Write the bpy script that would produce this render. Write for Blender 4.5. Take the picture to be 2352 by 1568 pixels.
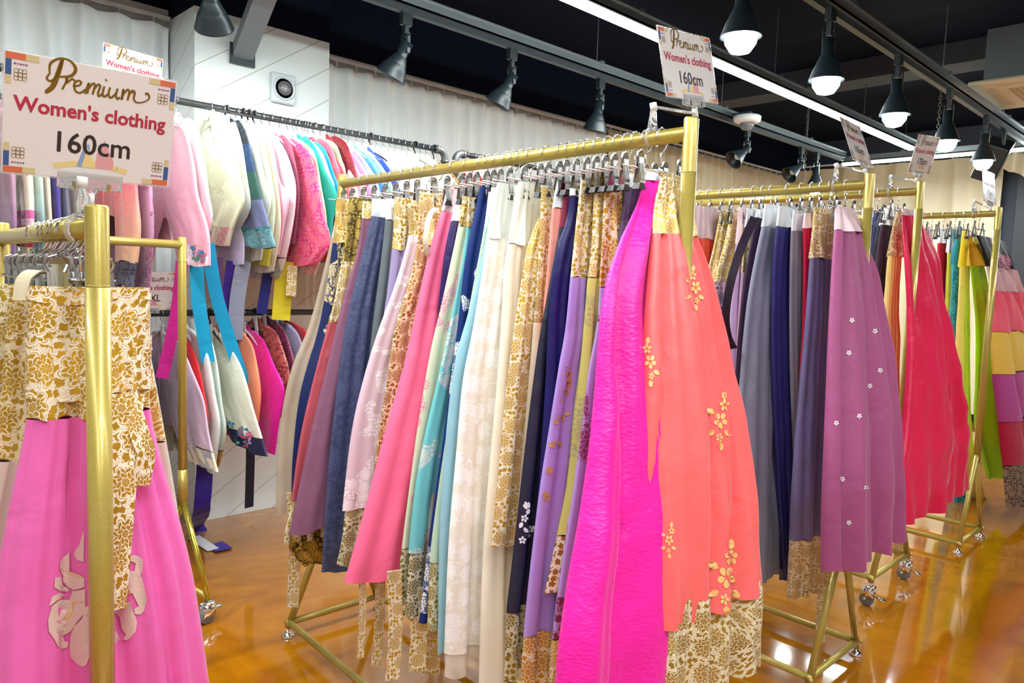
import bpy, bmesh, math, random
from mathutils import Vector, Matrix, noise
PI = math.pi
for o in list(bpy.data.objects): bpy.data.objects.remove(o)
SC = bpy.context.scene
COL = SC.collection

# ---------------------------------------------------------------- camera
FPX = 1702.0; YAW, PIT, ROL = (math.radians(a) for a in (45.426, 4.822, 1.995)); EYE = 1.42
FW = Vector((math.cos(YAW)*math.cos(PIT), math.sin(YAW)*math.cos(PIT), -math.sin(PIT)))
_r = Vector((math.sin(YAW), -math.cos(YAW), 0)); _u = _r.cross(FW)
RT = math.cos(ROL)*_r + math.sin(ROL)*_u
UP = -math.sin(ROL)*_r + math.cos(ROL)*_u
CAM = Vector((0, 0, EYE))
cam = bpy.data.cameras.new('camera'); camo = bpy.data.objects.new('camera', cam); COL.objects.link(camo)
cam.sensor_width = 36.0; cam.lens = FPX/2352*36.0; cam.clip_start = .05; cam.clip_end = 60
camo.matrix_world = Matrix(((RT.x, UP.x, -FW.x, 0), (RT.y, UP.y, -FW.y, 0), (RT.z, UP.z, -FW.z, EYE), (0, 0, 0, 1)))
SC.camera = camo
# ---------------------------------------------------------------- world, lights, exposure
W = bpy.data.worlds.new('world'); SC.world = W; W.use_nodes = True
W.node_tree.nodes['Background'].inputs[0].default_value = (.78, .88, 1, 1)
W.node_tree.nodes['Background'].inputs[1].default_value = .08
SC.view_settings.view_transform = 'Standard'; SC.view_settings.look = 'None'
SC.view_settings.gamma = 1; SC.view_settings.use_curve_mapping = False
SC.view_settings.exposure = 0.42
LSTR = .47
def light(kind, name, loc, energy, color=(1, 1, 1), rot=(0, 0, 0), size=.1, size_y=None, spot=None, blend=.6):
    l = bpy.data.lights.new(name, kind); l.energy = energy*LSTR; l.color = color
    if kind == 'AREA':
        l.shape = 'RECTANGLE'; l.size = size; l.size_y = size_y or size
    elif kind == 'SPOT':
        l.shadow_soft_size = size; l.spot_size = math.radians(spot or 100); l.spot_blend = blend
    else: l.shadow_soft_size = size
    o = bpy.data.objects.new(name, l); COL.objects.link(o); o.location = loc; o.rotation_euler = rot
    return o
COOL = (.9, .97, 1)
# the visible LED line and cross line, then unseen strips added as front fill
light('AREA', 'led_or_fill_light', (4.5, 2.5, 2.735), 165, COOL, size=6.6, size_y=.05)
light('AREA', 'led_cross_light', (8.06, 1.2, 2.70), 130, COOL, size=.05, size_y=3.4)
light('AREA', 'led_or_fill_light', (3.5, -.4, 2.735), 120, COOL, size=7.5, size_y=.06)
light('AREA', 'led_or_fill_light', (0.6, 1.0, 2.735), 105, COOL, rot=(0, 0, PI/2), size=5, size_y=.06)
light('AREA', 'led_or_fill_light', (-.8, .2, 2.735), 90, COOL, rot=(0, 0, PI/2), size=6, size_y=.06)
LAMPS = [(2.81, 1.59), (3.64, 1.59), (4.58, 1.59), (5.55, 1.59), (6.5, 1.6)]
for x, y in LAMPS: light('SPOT', 'lamp_or_fill_light', (x, y, 2.40), 60, (1, .98, .94), size=.05, spot=140)
for x, y in ((1.9, 1.59), (1.0, 1.59), (.1, 1.59), (-.8, -.6), (.6, -.6), (2, -.6), (3.4, -.6)):  # unseen spots without fixtures, added outside the view as fill
    light('SPOT', 'lamp_or_fill_light', (x, y, 2.40), 40, (1, .98, .94), size=.06, spot=150)

# ---------------------------------------------------------------- pixel rays -> points of the place
def ray(px, py): return FW + (px-1176)/FPX*RT - (py-784)/FPX*UP
def on(px, py, ax, v):
    d = ray(px, py); return CAM + d*((v-CAM[ax])/d[ax])

# ---------------------------------------------------------------- object helpers
def hexc(h):
    h = h.lstrip('#'); c = [int(h[i:i+2], 16)/255 for i in (0, 2, 4)]
    return tuple(((x+.055)/1.055)**2.4 if x > .04045 else x/12.92 for x in c)
def obj(name, bm, mat, parent=None, smooth=True):
    me = bpy.data.meshes.new(name)
    if smooth:
        for f in bm.faces: f.smooth = True
    bm.to_mesh(me); bm.free()
    if mat:
        for m in (mat if isinstance(mat, (list, tuple)) else [mat]): me.materials.append(m)
    o = bpy.data.objects.new(name, me); COL.objects.link(o)
    if parent: o.parent = parent
    return o
def child_copy(o, parent):
    c = o.copy(); COL.objects.link(c); c.parent = parent
    for k in o.children: child_copy(k, c)
    return c
def tag(o, label, cat, group=None):
    o['label'] = label; o['category'] = cat
    if group: o['group'] = group
    return o
def thing(name, label, cat, loc=(0, 0, 0), rz=0, group=None):
    o = bpy.data.objects.new(name, None); COL.objects.link(o); o.location = loc; o.rotation_euler = (0, 0, rz)
    o.empty_display_size = .1
    return tag(o, label, cat, group)
def struct(name, bm, m, parent=None, smooth=False):
    o = obj(name, bm, m, parent, smooth)
    if not parent: o['kind'] = 'structure'
    return o
def BM(): return bmesh.new()
def box(bm, lo, hi, mi=0, M=None):
    x0, y0, z0 = lo; x1, y1, z1 = hi
    v = [bm.verts.new(p) for p in ((x0,y0,z0),(x1,y0,z0),(x1,y1,z0),(x0,y1,z0),(x0,y0,z1),(x1,y0,z1),(x1,y1,z1),(x0,y1,z1))]
    if M:
        for q in v: q.co = M @ q.co
    for f in ((0,3,2,1),(4,5,6,7),(0,1,5,4),(1,2,6,5),(2,3,7,6),(3,0,4,7)):
        bm.faces.new([v[i] for i in f]).material_index = mi
def rbox(bm, lo, hi, b, M=None):
    t = bmesh.new(); box(t, lo, hi, 0, M)
    bmesh.ops.bevel(t, geom=list(t.edges), offset=b, segments=3, affect='EDGES', profile=.5)
    join(bm, t)
def join(bm, t):
    me = bpy.data.meshes.new('tmp'); t.to_mesh(me); t.free(); bm.from_mesh(me); bpy.data.meshes.remove(me)
def frame_of(d):
    d = d.normalized(); a = Vector((0, 0, 1)) if abs(d.z) < .9 else Vector((1, 0, 0))
    u = d.cross(a).normalized(); return u, d.cross(u).normalized()
def tube(bm, pts, r, n=10, cap=True, mi=0):
    pts = [Vector(p) for p in pts]; rs = r if isinstance(r, (list, tuple)) else [r]*len(pts)
    rings = []; u = None
    for i, p in enumerate(pts):
        d = (pts[min(i+1, len(pts)-1)] - pts[max(i-1, 0)])
        if d.length < 1e-9: d = Vector((0, 0, 1))
        d.normalize()
        if u is None: u, w = frame_of(d)
        else:
            u = (u - d*u.dot(d)); u = u.normalized() if u.length > 1e-6 else frame_of(d)[0]
        w = d.cross(u)
        rings.append([bm.verts.new(p + (u*math.cos(2*PI*k/n) + w*math.sin(2*PI*k/n))*rs[i]) for k in range(n)])
    for a, b in zip(rings, rings[1:]):
        for k in range(n): bm.faces.new((a[k], a[(k+1) % n], b[(k+1) % n], b[k])).material_index = mi
    if cap:
        bm.faces.new(rings[0][::-1]).material_index = mi; bm.faces.new(rings[-1]).material_index = mi
def lathe(bm, prof, n=24, M=None, mi=0):
    rings = []
    for r, z in prof:
        rings.append([bm.verts.new((r*math.cos(2*PI*k/n), r*math.sin(2*PI*k/n), z)) for k in range(n)])
    if M:
        for rg in rings:
            for v in rg: v.co = M @ v.co
    for a, b in zip(rings, rings[1:]):
        for k in range(n): bm.faces.new((a[k], a[(k+1) % n], b[(k+1) % n], b[k])).material_index = mi
    if prof[0][0] > 1e-5: bm.faces.new(rings[0][::-1]).material_index = mi
    if prof[-1][0] > 1e-5: bm.faces.new(rings[-1]).material_index = mi
def catmull(pts, k=6):
    pts = [Vector(p) for p in pts]; out = []
    for i in range(len(pts)-1):
        p0 = pts[max(i-1, 0)]; p1 = pts[i]; p2 = pts[i+1]; p3 = pts[min(i+2, len(pts)-1)]
        for j in range(k):
            t = j/k
            out.append(.5*((2*p1)+(p2-p0)*t+(2*p0-5*p1+4*p2-p3)*t*t+(3*p1-p0-3*p2+p3)*t**3))
    out.append(pts[-1]); return out
def lerp(a, b, t): return a+(b-a)*t

# ---------------------------------------------------------------- materials
class NT:
    def __init__(s, name):
        s.m = bpy.data.materials.new(name); s.m.use_nodes = True; s.t = s.m.node_tree
        s.b = s.t.nodes['Principled BSDF']; s.out = s.t.nodes['Material Output']
    def n(s, ty, **kw):
        x = s.t.nodes.new(ty)
        for k, v in kw.items():
            if k.startswith('i_'):
                key = k[2:]; key = int(key) if key.isdigit() else key.replace('_', ' ')
                if hasattr(v, 'is_output') or isinstance(v, bpy.types.NodeSocket): s.t.links.new(v, x.inputs[key])
                else: x.inputs[key].default_value = v
            else: setattr(x, k, v)
        return x
    def math(s, op, a, b=None, c=None, clamp=False):
        x = s.t.nodes.new('ShaderNodeMath'); x.operation = op; x.use_clamp = clamp
        for i, v in enumerate((a, b, c)):
            if v is None: continue
            if isinstance(v, bpy.types.NodeSocket): s.t.links.new(v, x.inputs[i])
            else: x.inputs[i].default_value = v
        return x.outputs[0]
    def mix(s, f, a, b):
        x = s.t.nodes.new('ShaderNodeMix'); x.data_type = 'RGBA'
        for i, v in ((0, f), (6, a), (7, b)):
            if isinstance(v, bpy.types.NodeSocket): s.t.links.new(v, x.inputs[i])
            else: x.inputs[i].default_value = v if i == 0 else (*v[:3], 1)
        return x.outputs[2]
    def set(s, k, v):
        if isinstance(v, bpy.types.NodeSocket): s.t.links.new(v, s.b.inputs[k])
        else: s.b.inputs[k].default_value = (*v, 1) if isinstance(v, tuple) and len(v) == 3 else v
    def bump(s, h, st, dist=.002, prev=None):
        x = s.n('ShaderNodeBump'); x.inputs['Strength'].default_value = st; x.inputs['Distance'].default_value = dist
        s.t.links.new(h, x.inputs['Height'])
        if prev: s.t.links.new(prev, x.inputs['Normal'])
        s.t.links.new(x.outputs[0], s.b.inputs['Normal']); return x.outputs[0]
_MC = {}
def simple(name, col, rough=.5, metal=0, bumpn=None, **kw):
    if name in _MC: return _MC[name]
    M = NT(name); M.set('Base Color', col); M.set('Roughness', rough); M.set('Metallic', metal)
    for k, v in kw.items(): M.set(k.replace('_', ' '), v)
    tc = M.n('ShaderNodeTexCoord')
    sc, st = bumpn or (60, .08)
    nz = M.n('ShaderNodeTexNoise', i_Vector=tc.outputs['Object'], i_Scale=float(sc), i_Detail=3.0)
    M.bump(nz.outputs['Fac'], st, .002)
    _MC[name] = M.m; return M.m
def emis(name, col, st):
    M = NT(name); M.set('Base Color', (1, 1, 1)); M.set('Emission Color', col); M.set('Emission Strength', st); return M.m

def floral_group():
    g = bpy.data.node_groups.new('floral', 'ShaderNodeTree')
    g.interface.new_socket('Vector', in_out='INPUT', socket_type='NodeSocketVector')
    g.interface.new_socket('Scale', in_out='INPUT', socket_type='NodeSocketFloat')
    g.interface.new_socket('Flower', in_out='OUTPUT', socket_type='NodeSocketFloat')
    g.interface.new_socket('Scroll', in_out='OUTPUT', socket_type='NodeSocketFloat')
    gi = g.nodes.new('NodeGroupInput'); go = g.nodes.new('NodeGroupOutput')
    def N(ty, **kw):
        x = g.nodes.new(ty)
        for k, v in kw.items(): setattr(x, k, v)
        return x
    def lk(a, b): g.links.new(a, b)
    def mt(op, a, b=None, c=None):
        x = N('ShaderNodeMath', operation=op)
        for i, v in enumerate((a, b, c)):
            if v is None: continue
            if isinstance(v, bpy.types.NodeSocket): lk(v, x.inputs[i])
            else: x.inputs[i].default_value = v
        return x.outputs[0]
    wn = N('ShaderNodeTexNoise'); wn.inputs['Detail'].default_value = 1; lk(gi.outputs['Vector'], wn.inputs['Vector']); lk(mt('MULTIPLY', gi.outputs['Scale'], 3.2), wn.inputs['Scale'])
    wc = N('ShaderNodeVectorMath', operation='SUBTRACT'); lk(wn.outputs['Color'], wc.inputs[0]); wc.inputs[1].default_value = (.5, .5, .5)
    ws = N('ShaderNodeVectorMath', operation='SCALE'); lk(wc.outputs[0], ws.inputs[0]); lk(mt('DIVIDE', .12, gi.outputs['Scale']), ws.inputs['Scale'])
    wv = N('ShaderNodeVectorMath', operation='ADD'); lk(gi.outputs['Vector'], wv.inputs[0]); lk(ws.outputs[0], wv.inputs[1])
    def scaled(mul):
        s = mt('MULTIPLY', gi.outputs['Scale'], mul)
        vm = N('ShaderNodeVectorMath', operation='SCALE'); lk(wv.outputs[0], vm.inputs[0]); lk(s, vm.inputs['Scale']); return vm.outputs[0]
    def flower(mul, petals, R, inner=True):
        v = scaled(mul)
        vo = N('ShaderNodeTexVoronoi', voronoi_dimensions='2D', feature='F1'); vo.inputs['Scale'].default_value = 1; vo.inputs['Randomness'].default_value = .55
        lk(v, vo.inputs['Vector'])
        d = N('ShaderNodeVectorMath', operation='SUBTRACT'); lk(v, d.inputs[0]); lk(vo.outputs['Position'], d.inputs[1])
        sp = N('ShaderNodeSeparateXYZ'); lk(d.outputs[0], sp.inputs[0])
        cs = N('ShaderNodeSeparateXYZ'); lk(vo.outputs['Color'], cs.inputs[0])
        r = mt('SQRT', mt('ADD', mt('MULTIPLY', sp.outputs[0], sp.outputs[0]), mt('MULTIPLY', sp.outputs[1], sp.outputs[1])))
        a = mt('ADD', mt('ARCTAN2', sp.outputs[1], sp.outputs[0]), mt('MULTIPLY', cs.outputs[0], 6.28))
        pet = mt('POWER', mt('ABSOLUTE', mt('COSINE', mt('MULTIPLY', a, petals/2))), .6)
        Rr = mt('MULTIPLY', mt('ADD', mt('MULTIPLY', pet, .38), .62), R)
        m = mt('LESS_THAN', r, Rr)
        if inner:
            q = mt('DIVIDE', r, Rr)
            ring = mt('GREATER_THAN', mt('FRACT', mt('ADD', mt('MULTIPLY', q, 3.2), .15)), .2)
            idx = mt('FLOOR', mt('ADD', mt('MULTIPLY', q, 3.2), .15))
            spoke = mt('GREATER_THAN', mt('ABSOLUTE', mt('COSINE', mt('ADD', mt('MULTIPLY', a, petals/2), mt('MULTIPLY', idx, .9)))), .16)
            m = mt('MULTIPLY', m, mt('MULTIPLY', ring, spoke))
        return m
    f1 = flower(1.0, 8, .44)
    nf = flower(1.0, 8, .49, False)
    f2 = flower(4.0, 5, .42, False)
    v = scaled(1.0)
    nz = N('ShaderNodeTexNoise'); nz.inputs['Scale'].default_value = 2.1; nz.inputs['Detail'].default_value = 0; nz.inputs['Distortion'].default_value = 1.6
    lk(v, nz.inputs['Vector'])
    sc = mt('LESS_THAN', mt('ABSOLUTE', mt('SUBTRACT', mt('FRACT', mt('MULTIPLY', nz.outputs['Fac'], 12)), .5)), .10)
    rest = mt('SUBTRACT', 1, nf)
    leaf = mt('MULTIPLY', rest, f2)
    scr = mt('MULTIPLY', rest, mt('MAXIMUM', f2, sc))
    lk(f1, go.inputs['Flower']); lk(scr, go.inputs['Scroll'])
    return g
FLG = floral_group()
def uvm(M):
    return M.n('ShaderNodeUVMap').outputs[0]
def weave(M, uv, st=.12):
    nz = M.n('ShaderNodeTexNoise', i_Vector=uv, i_Scale=420.0, i_Detail=2.0)
    n2 = M.n('ShaderNodeTexNoise', i_Vector=uv, i_Scale=9.0, i_Detail=3.0, i_Distortion=.6)
    b = M.bump(nz.outputs['Fac'], st, .001); M.bump(n2.outputs['Fac'], .35, .02, b)
def floral(M, uv, scale):
    x = M.n('ShaderNodeGroup'); x.node_tree = FLG; M.t.links.new(uv, x.inputs['Vector']); x.inputs['Scale'].default_value = scale
    return x.outputs['Flower'], x.outputs['Scroll']
def deep(h):
    c = hexc(h); l = .3*c[0]+.59*c[1]+.11*c[2]; k = 1.22 if max(c)-min(c) > .12 else 1.05
    return tuple(min(1, max(.002, x))**(1.1 if k < 1.1 else 1.2) for x in c)
def fabric(hexa, kind='silk', hex2=None, scale=None):
    key = ('fab', hexa, kind, hex2, scale)
    if key in _MC: return _MC[key]
    M = NT('fabric_'+kind); c = hexc(hexa) if kind == 'brocade' else deep(hexa); uv = uvm(M)
    M.set('Base Color', c); M.set('Roughness', .55); M.set('Sheen Weight', .25*min(1, 3.5*max(c)**1.5)); M.set('Sheen Roughness', .4)
    M.set('Specular IOR Level', .35)
    if kind == 'satin':
        M.set('Roughness', .38); M.set('Specular IOR Level', .5); weave(M, uv, .05)
    elif kind == 'silk': weave(M, uv)
    elif kind == 'linen':
        w1 = M.n('ShaderNodeTexNoise', i_Vector=M.n('ShaderNodeMapping', i_Vector=uv, i_Scale=(900, 60, 1)).outputs[0], i_Scale=1.0, i_Detail=2.0)
        w2 = M.n('ShaderNodeTexNoise', i_Vector=M.n('ShaderNodeMapping', i_Vector=uv, i_Scale=(60, 900, 1)).outputs[0], i_Scale=1.0, i_Detail=2.0)
        f = M.math('MULTIPLY', w1.outputs['Fac'], w2.outputs['Fac'])
        M.set('Base Color', M.mix(M.math('MULTIPLY', f, 1.6, clamp=True), tuple(x*.75 for x in c), tuple(min(1, x*1.3) for x in c)))
        weave(M, uv, .3)
    elif kind == 'jacquard':   # woven tone-on-tone pattern
        fl, sc = floral(M, uv, scale or 9)
        m = M.math('MAXIMUM', fl, sc); d = hexc(hex2) if hex2 else tuple(min(1, x*1.25+.02) for x in c)
        M.set('Base Color', M.mix(M.math('MULTIPLY', m, .75), c, d)); M.set('Roughness', .4)
        weave(M, uv, .08)
    elif kind == 'damask':   # herringbone weave
        w = M.n('ShaderNodeTexVoronoi', i_Vector=M.n('ShaderNodeMapping', i_Vector=uv, i_Scale=(90, 160, 1), i_Rotation=(0, 0, .78)).outputs[0], i_Scale=1.0)
        M.set('Roughness', .42); M.set('Specular IOR Level', .45)
        b = M.bump(w.outputs['Distance'], .35, .003)
        n2 = M.n('ShaderNodeTexNoise', i_Vector=uv, i_Scale=7.0, i_Detail=3.0); M.bump(n2.outputs['Fac'], .4, .03, b)
    elif kind == 'brocade':
        fl, sc = floral(M, uv, scale or 12); m = M.math('MAXIMUM', fl, sc)
        g = hexc(hex2 or 'C99A2E')
        nz = M.n('ShaderNodeTexNoise', i_Vector=uv, i_Scale=10.0)
        g2 = M.mix(nz.outputs['Fac'], tuple(x*.55 for x in g), tuple(min(1, x*1.75) for x in g))
        M.set('Base Color', M.mix(m, c, g2)); M.set('Metallic', M.math('MULTIPLY', m, .55)); M.set('Roughness', .4)
        M.bump(m, .25, .0015)
    elif kind in ('spray', 'trim'):  # scattered embroidered flowers
        fl, sc = floral(M, uv, (scale or 6)*1.7)
        vo = M.n('ShaderNodeTexNoise', i_Vector=uv, i_Scale=(scale or 6)*.55, i_Detail=2.0)
        cl = M.math('GREATER_THAN', vo.outputs['Fac'], .53)
        m = M.math('MULTIPLY', M.math('MAXIMUM', fl, sc), cl)
        M.set('Base Color', M.mix(m, c, hexc(hex2 or 'FFFFFF'))); M.bump(m, .3, .002)
    elif kind == 'sheer':
        M.set('Alpha', .62); M.set('Roughness', .6); weave(M, uv, .1)
    elif kind == 'lace':
        fl, sc = floral(M, uv, scale or 7)
        nz = M.n('ShaderNodeTexNoise', i_Vector=uv, i_Scale=20.0, i_Detail=0.0, i_Distortion=2.2)
        vine = M.math('LESS_THAN', M.math('ABSOLUTE', M.math('SUBTRACT', nz.outputs['Fac'], .5)), .013)
        m = M.math('MAXIMUM', M.math('MULTIPLY', sc, .0), M.math('MAXIMUM', vine, M.math('MULTIPLY', fl, 1)))
        M.set('Base Color', M.mix(m, c, hexc(hex2 or 'FFFFFF'))); M.set('Alpha', M.math('MULTIPLY_ADD', m, .12, .88)); M.bump(m, .3, .002)
    elif kind == 'ombre':    # hand-dyed: second colour towards the cuff (v is the distance from the top in metres)
        sp = M.n('ShaderNodeSeparateXYZ', i_Vector=uv)
        rp = M.n('ShaderNodeMapRange', i_Value=sp.outputs[1], i_1=-.15, i_2=-.6)
        M.set('Base Color', M.mix(rp.outputs[0], c, hexc(hex2))); weave(M, uv)
    elif kind == 'patch':
        sp = M.n('ShaderNodeSeparateXYZ', i_Vector=uv); rp = M.n('ShaderNodeMapRange', i_Value=sp.outputs[1], i_1=0.0, i_2=-.6)
        cr = M.n('ShaderNodeValToRGB', i_Fac=rp.outputs[0]); cr.color_ramp.interpolation = 'CONSTANT'; e = cr.color_ramp.elements
        e[0].color = (*hexc('16202E'), 1); e[1].position = .2; e[1].color = (*hexc('1E3A66'), 1)
        for p_, h_ in ((.42, '28504C'), (.64, '646A8C'), (.84, '34707A')): x = e.new(p_); x.color = (*hexc(h_), 1)
        M.set('Base Color', cr.outputs[0]); weave(M, uv)
    elif kind == 'stripes':  # rainbow sleeve bands
        sp = M.n('ShaderNodeSeparateXYZ', i_Vector=uv)
        rp = M.n('ShaderNodeMapRange', i_Value=sp.outputs[1], i_1=-.40, i_2=-.62)
        cr = M.n('ShaderNodeValToRGB', i_Fac=rp.outputs[0]); cr.color_ramp.interpolation = 'CONSTANT'
        e = cr.color_ramp.elements; cols = [hexa, 'D85A98', 'F0B8C8', 'D84A78', 'A8D820', 'B01830', 'F4E8A8', '1C2450']
        e[0].color = (*hexc(cols[0]), 1); e[1].position = .14; e[1].color = (*hexc(cols[1]), 1)
        for i, cc in enumerate(cols[2:]):
            x = e.new(.28+.12*i); x.color = (*hexc(cc), 1)
        M.set('Base Color', cr.outputs[0]); weave(M, uv)
    M.m.use_backface_culling = False
    _MC[key] = M.m; return M.m

# ---- fixed materials
def gold_paint():
    M = NT('gold_paint'); tc = M.n('ShaderNodeTexCoord')
    vo = M.n('ShaderNodeTexVoronoi', i_Vector=tc.outputs['Object'], i_Scale=900.0)
    f = M.math('LESS_THAN', vo.outputs['Distance'], .28)
    M.set('Base Color', M.mix(f, hexc('B6A04A'), hexc('E0CE7C'))); M.set('Metallic', .4); M.set('Roughness', .34)
    M.set('Coat Weight', .4); M.set('Coat Roughness', .12)
    M.bump(vo.outputs['Distance'], .05, .0005); return M.m
GOLD = gold_paint()
CHROME = simple('chrome_metal', (.82, .83, .85), .12, 1)
CLIPM = simple('clip_metal', (.40, .385, .37), .25, 1)
BLACKR = simple('black_rubber', (.012, .012, .014), .45)
BLACKP = simple('black_pipe_paint', (.014, .016, .018), .3)
IRON = simple('cast_iron_fitting', (.10, .105, .11), .5, .6)
BLACKL = simple('black_lamp_enamel', (.012, .02, .026), .35)
STEEL = simple('galvanised_steel', (.33, .37, .39), .35, .9)
DARKSTEEL = simple('dark_steel', (.05, .06, .07), .45, .6)
WHITEPL = simple('white_plastic', (.75, .76, .76), .4)
GREYWH = simple('grey_wheel_rubber', (.18, .18, .19), .5)
def clear_m():
    M = NT('clear_acrylic'); M.set('Base Color', (1, 1, 1)); M.set('Roughness', .05); M.set('Transmission Weight', .85); M.set('IOR', 1.35)
    tc = M.n('ShaderNodeTexCoord'); nz = M.n('ShaderNodeTexNoise', i_Vector=tc.outputs['Object'], i_Scale=90.0); M.bump(nz.outputs['Fac'], .3, .002); return M.m
CLEAR = clear_m()
NYLON = simple('white_nylon', (.82, .82, .76), .5)
LEDM = emis('led_tube', (.86, 1, .96), 34)
BULB = emis('lamp_bulb', (.92, 1, .98), 30)

# ================================================================ ROOM
def floor_mat():
    M = NT('amber_epoxy'); tc = M.n('ShaderNodeTexCoord')
    n0 = M.n('ShaderNodeTexNoise', i_Vector=tc.outputs['Object'], i_Scale=.9, i_Detail=5.0, i_Distortion=1.4)
    mp = M.n('ShaderNodeMapping', i_Vector=tc.outputs['Object'], i_Scale=(1, 1.6, 1), i_Rotation=(0, 0, .5))
    n1 = M.n('ShaderNodeTexNoise', i_Vector=mp.outputs[0], i_Scale=1.7, i_Detail=7.0, i_Distortion=2.4, i_Roughness=.58)
    cr = M.n('ShaderNodeValToRGB', i_Fac=n1.outputs['Fac']); e = cr.color_ramp.elements
    e[0].position = .25; e[0].color = (*hexc('744000'), 1); e[1].position = .8; e[1].color = (*hexc('C07A08'), 1)
    x = e.new(.5); x.color = (*hexc('A06004'), 1)
    c = M.mix(M.math('MULTIPLY', n0.outputs['Fac'], .5), cr.outputs[0], hexc('B0700C'))
    M.set('Base Color', c); M.set('Roughness', .10); M.set('Coat Weight', .8); M.set('Coat Roughness', .06); M.set('Specular IOR Level', .5)
    n2 = M.n('ShaderNodeTexNoise', i_Vector=tc.outputs['Object'], i_Scale=3.0, i_Detail=2.0); M.bump(n2.outputs['Fac'], .06, .02)
    return M.m
X0R, X1R, Y0R, Y1R = -3.0, 9.6, -3.6, 4.48
bm = BM(); box(bm, (X0R, Y0R, -.05), (X1R, Y1R+.05, 0)); struct('floor', bm, floor_mat())
CEILM = simple('dark_ceiling_paint', (.0022, .0052, .016), .9, bumpn=(6, .3), Specular_IOR_Level=.1)
bm = BM(); box(bm, (X0R, Y0R, 3.3), (X1R, Y1R+.05, 3.36)); struct('ceiling', bm, CEILM)
WALLM = simple('white_wall_paint', hexc('DEDEDA'), .7, bumpn=(8, .1))
SOFF = simple('dark_soffit_paint', (.003, .006, .017), .8, Specular_IOR_Level=.1)
bm = BM(); box(bm, (X0R, Y1R, 0), (X1R, Y1R+.08, 2.86)); struct('wall_left', bm, WALLM)
bm = BM(); box(bm, (X0R, Y1R-.03, 2.86), (X1R, Y1R+.08, 3.3)); struct('trim_1', bm, SOFF)
DARKW = simple('charcoal_wall_panel', hexc('2E3442'), .6, bumpn=(3, .2))
bm = BM(); box(bm, (9.55, Y0R, 0), (9.65, Y1R+.05, 3.3)); struct('wall_back', bm, DARKW)
bm = BM(); box(bm, (9.44, 1.20, 0), (9.55, 1.98, 3.3)); struct('trim_2', bm, simple('dark_door_panel', hexc('23262F'), .5))
bm = BM(); box(bm, (X0R, Y0R-.08, 0), (X1R, Y0R, 3.3)); struct('wall_right', bm, WALLM)
bm = BM(); box(bm, (X0R-.08, Y0R, 0), (X0R, Y1R+.05, 3.3)); struct('wall_front', bm, WALLM)
bm = BM(); box(bm, (X0R, Y1R-.015, 0), (1.6, Y1R, .09)); box(bm, (2.4, Y1R-.015, 0), (X1R, Y1R, .09)); struct('baseboard_left', bm, simple('beige_baseboard', hexc('B8AE9C'), .5))
# pillar: white boards with diagonal grooves
def pillar_mat():
    M = NT('white_groove_boards'); tc = M.n('ShaderNodeTexCoord')
    sp = M.n('ShaderNodeSeparateXYZ', i_Vector=tc.outputs['Object'])
    # boards run down to the left on the front and on the side
    d = M.math('ADD', M.math('ADD', M.math('MULTIPLY', sp.outputs[0], -.66), M.math('MULTIPLY', sp.outputs[1], .60)), sp.outputs[2])
    f = M.math('FRACT', M.math('MULTIPLY', M.math('ADD', d, 5.06), 5.36))
    g = M.math('LESS_THAN', f, .03)
    M.set('Base Color', M.mix(g, hexc('E6ECEC'), hexc('B4B2A4'))); M.set('Roughness', .45)
    M.bump(g, -.5, .004); return M.m
PM = pillar_mat()
bm = BM(); box(bm, (1.60, 4.10, 0), (2.405, 4.47, 2.80)); struct('trim_3', bm, PM)
bm = BM(); box(bm, (1.60, 4.10, 2.80), (2.405, 4.47, 3.3)); struct('trim_4', bm, SOFF)
# curtains: pinch-pleated cloth
def curtain(name, axis, fix, a0, a1, z0, z1, mat, label, sgn=-1, seed=1, period=.15):
    rnd = random.Random(seed); bm = BM(); uvl = bm.loops.layers.uv.new('UVMap')
    n = int(abs(a1-a0)/period*14); rows = [z1, z1-.03, z1-.10, z1-.2, z1-.45, z1-.9, (z0+z1)/2, z0]
    amp = [.03, .034, .042, .048, .05, .048, .046, .05]
    V = []
    ph = [rnd.uniform(-.6, .6) for _ in range(n//14+3)]
    for r, z in enumerate(rows):
        row = []
        for i in range(n+1):
            a = a0+(a1-a0)*i/n; t = i/14.0; k = int(t)
            w = ph[k]*(1-(t-k))+ph[k+1]*(t-k)
            s = math.sin(2*PI*t + w*min(1, r/4)); sh = abs(math.cos(PI*t+.5*w*min(1, r/4)))
            off = amp[r]*(s*.35 + (1-2*(1-sh)**.5)*(.9 if r < 4 else .6))
            p = [0, 0, z]; p[axis] = a + .01*math.sin(3*t+r*.4)*min(1, r/3); p[1-axis] = fix + sgn*(off+.05)
            row.append(bm.verts.new(p))
        V.append(row)
    for r in range(len(rows)-1):
        for i in range(n):
            f = bm.faces.new((V[r][i], V[r][i+1], V[r+1][i+1], V[r+1][i]))
            for l, (q, w) in zip(f.loops, ((r, i), (r, i+1), (r+1, i+1), (r+1, i))): l[uvl].uv = (w*.01, rows[q])
    o = thing(name, label, 'curtain')
    obj('curtain_cloth', bm, mat, o)
    # rail and gliders
    b2 = BM(); lo = [0, 0, z1+.035]; hi = [0, 0, z1+.055]
    lo[axis] = min(a0, a1); hi[axis] = max(a0, a1); lo[1-axis] = fix+sgn*.04-.012; hi[1-axis] = fix+sgn*.04+.012
    box(b2, lo, hi); g = b2
    for k in range(int(abs(a1-a0)/period)):
        c = [0, 0, 0]; c[axis] = a0+(a1-a0)*(k+.5)/int(abs(a1-a0)/period); c[1-axis] = fix+sgn*.04
        box(g, (c[0]-.004, c[1]-.004, z1-.01), (c[0]+.004, c[1]+.004, z1+.036))
    obj('curtain_rail', g, WHITEPL, o, False)
    return o
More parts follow.
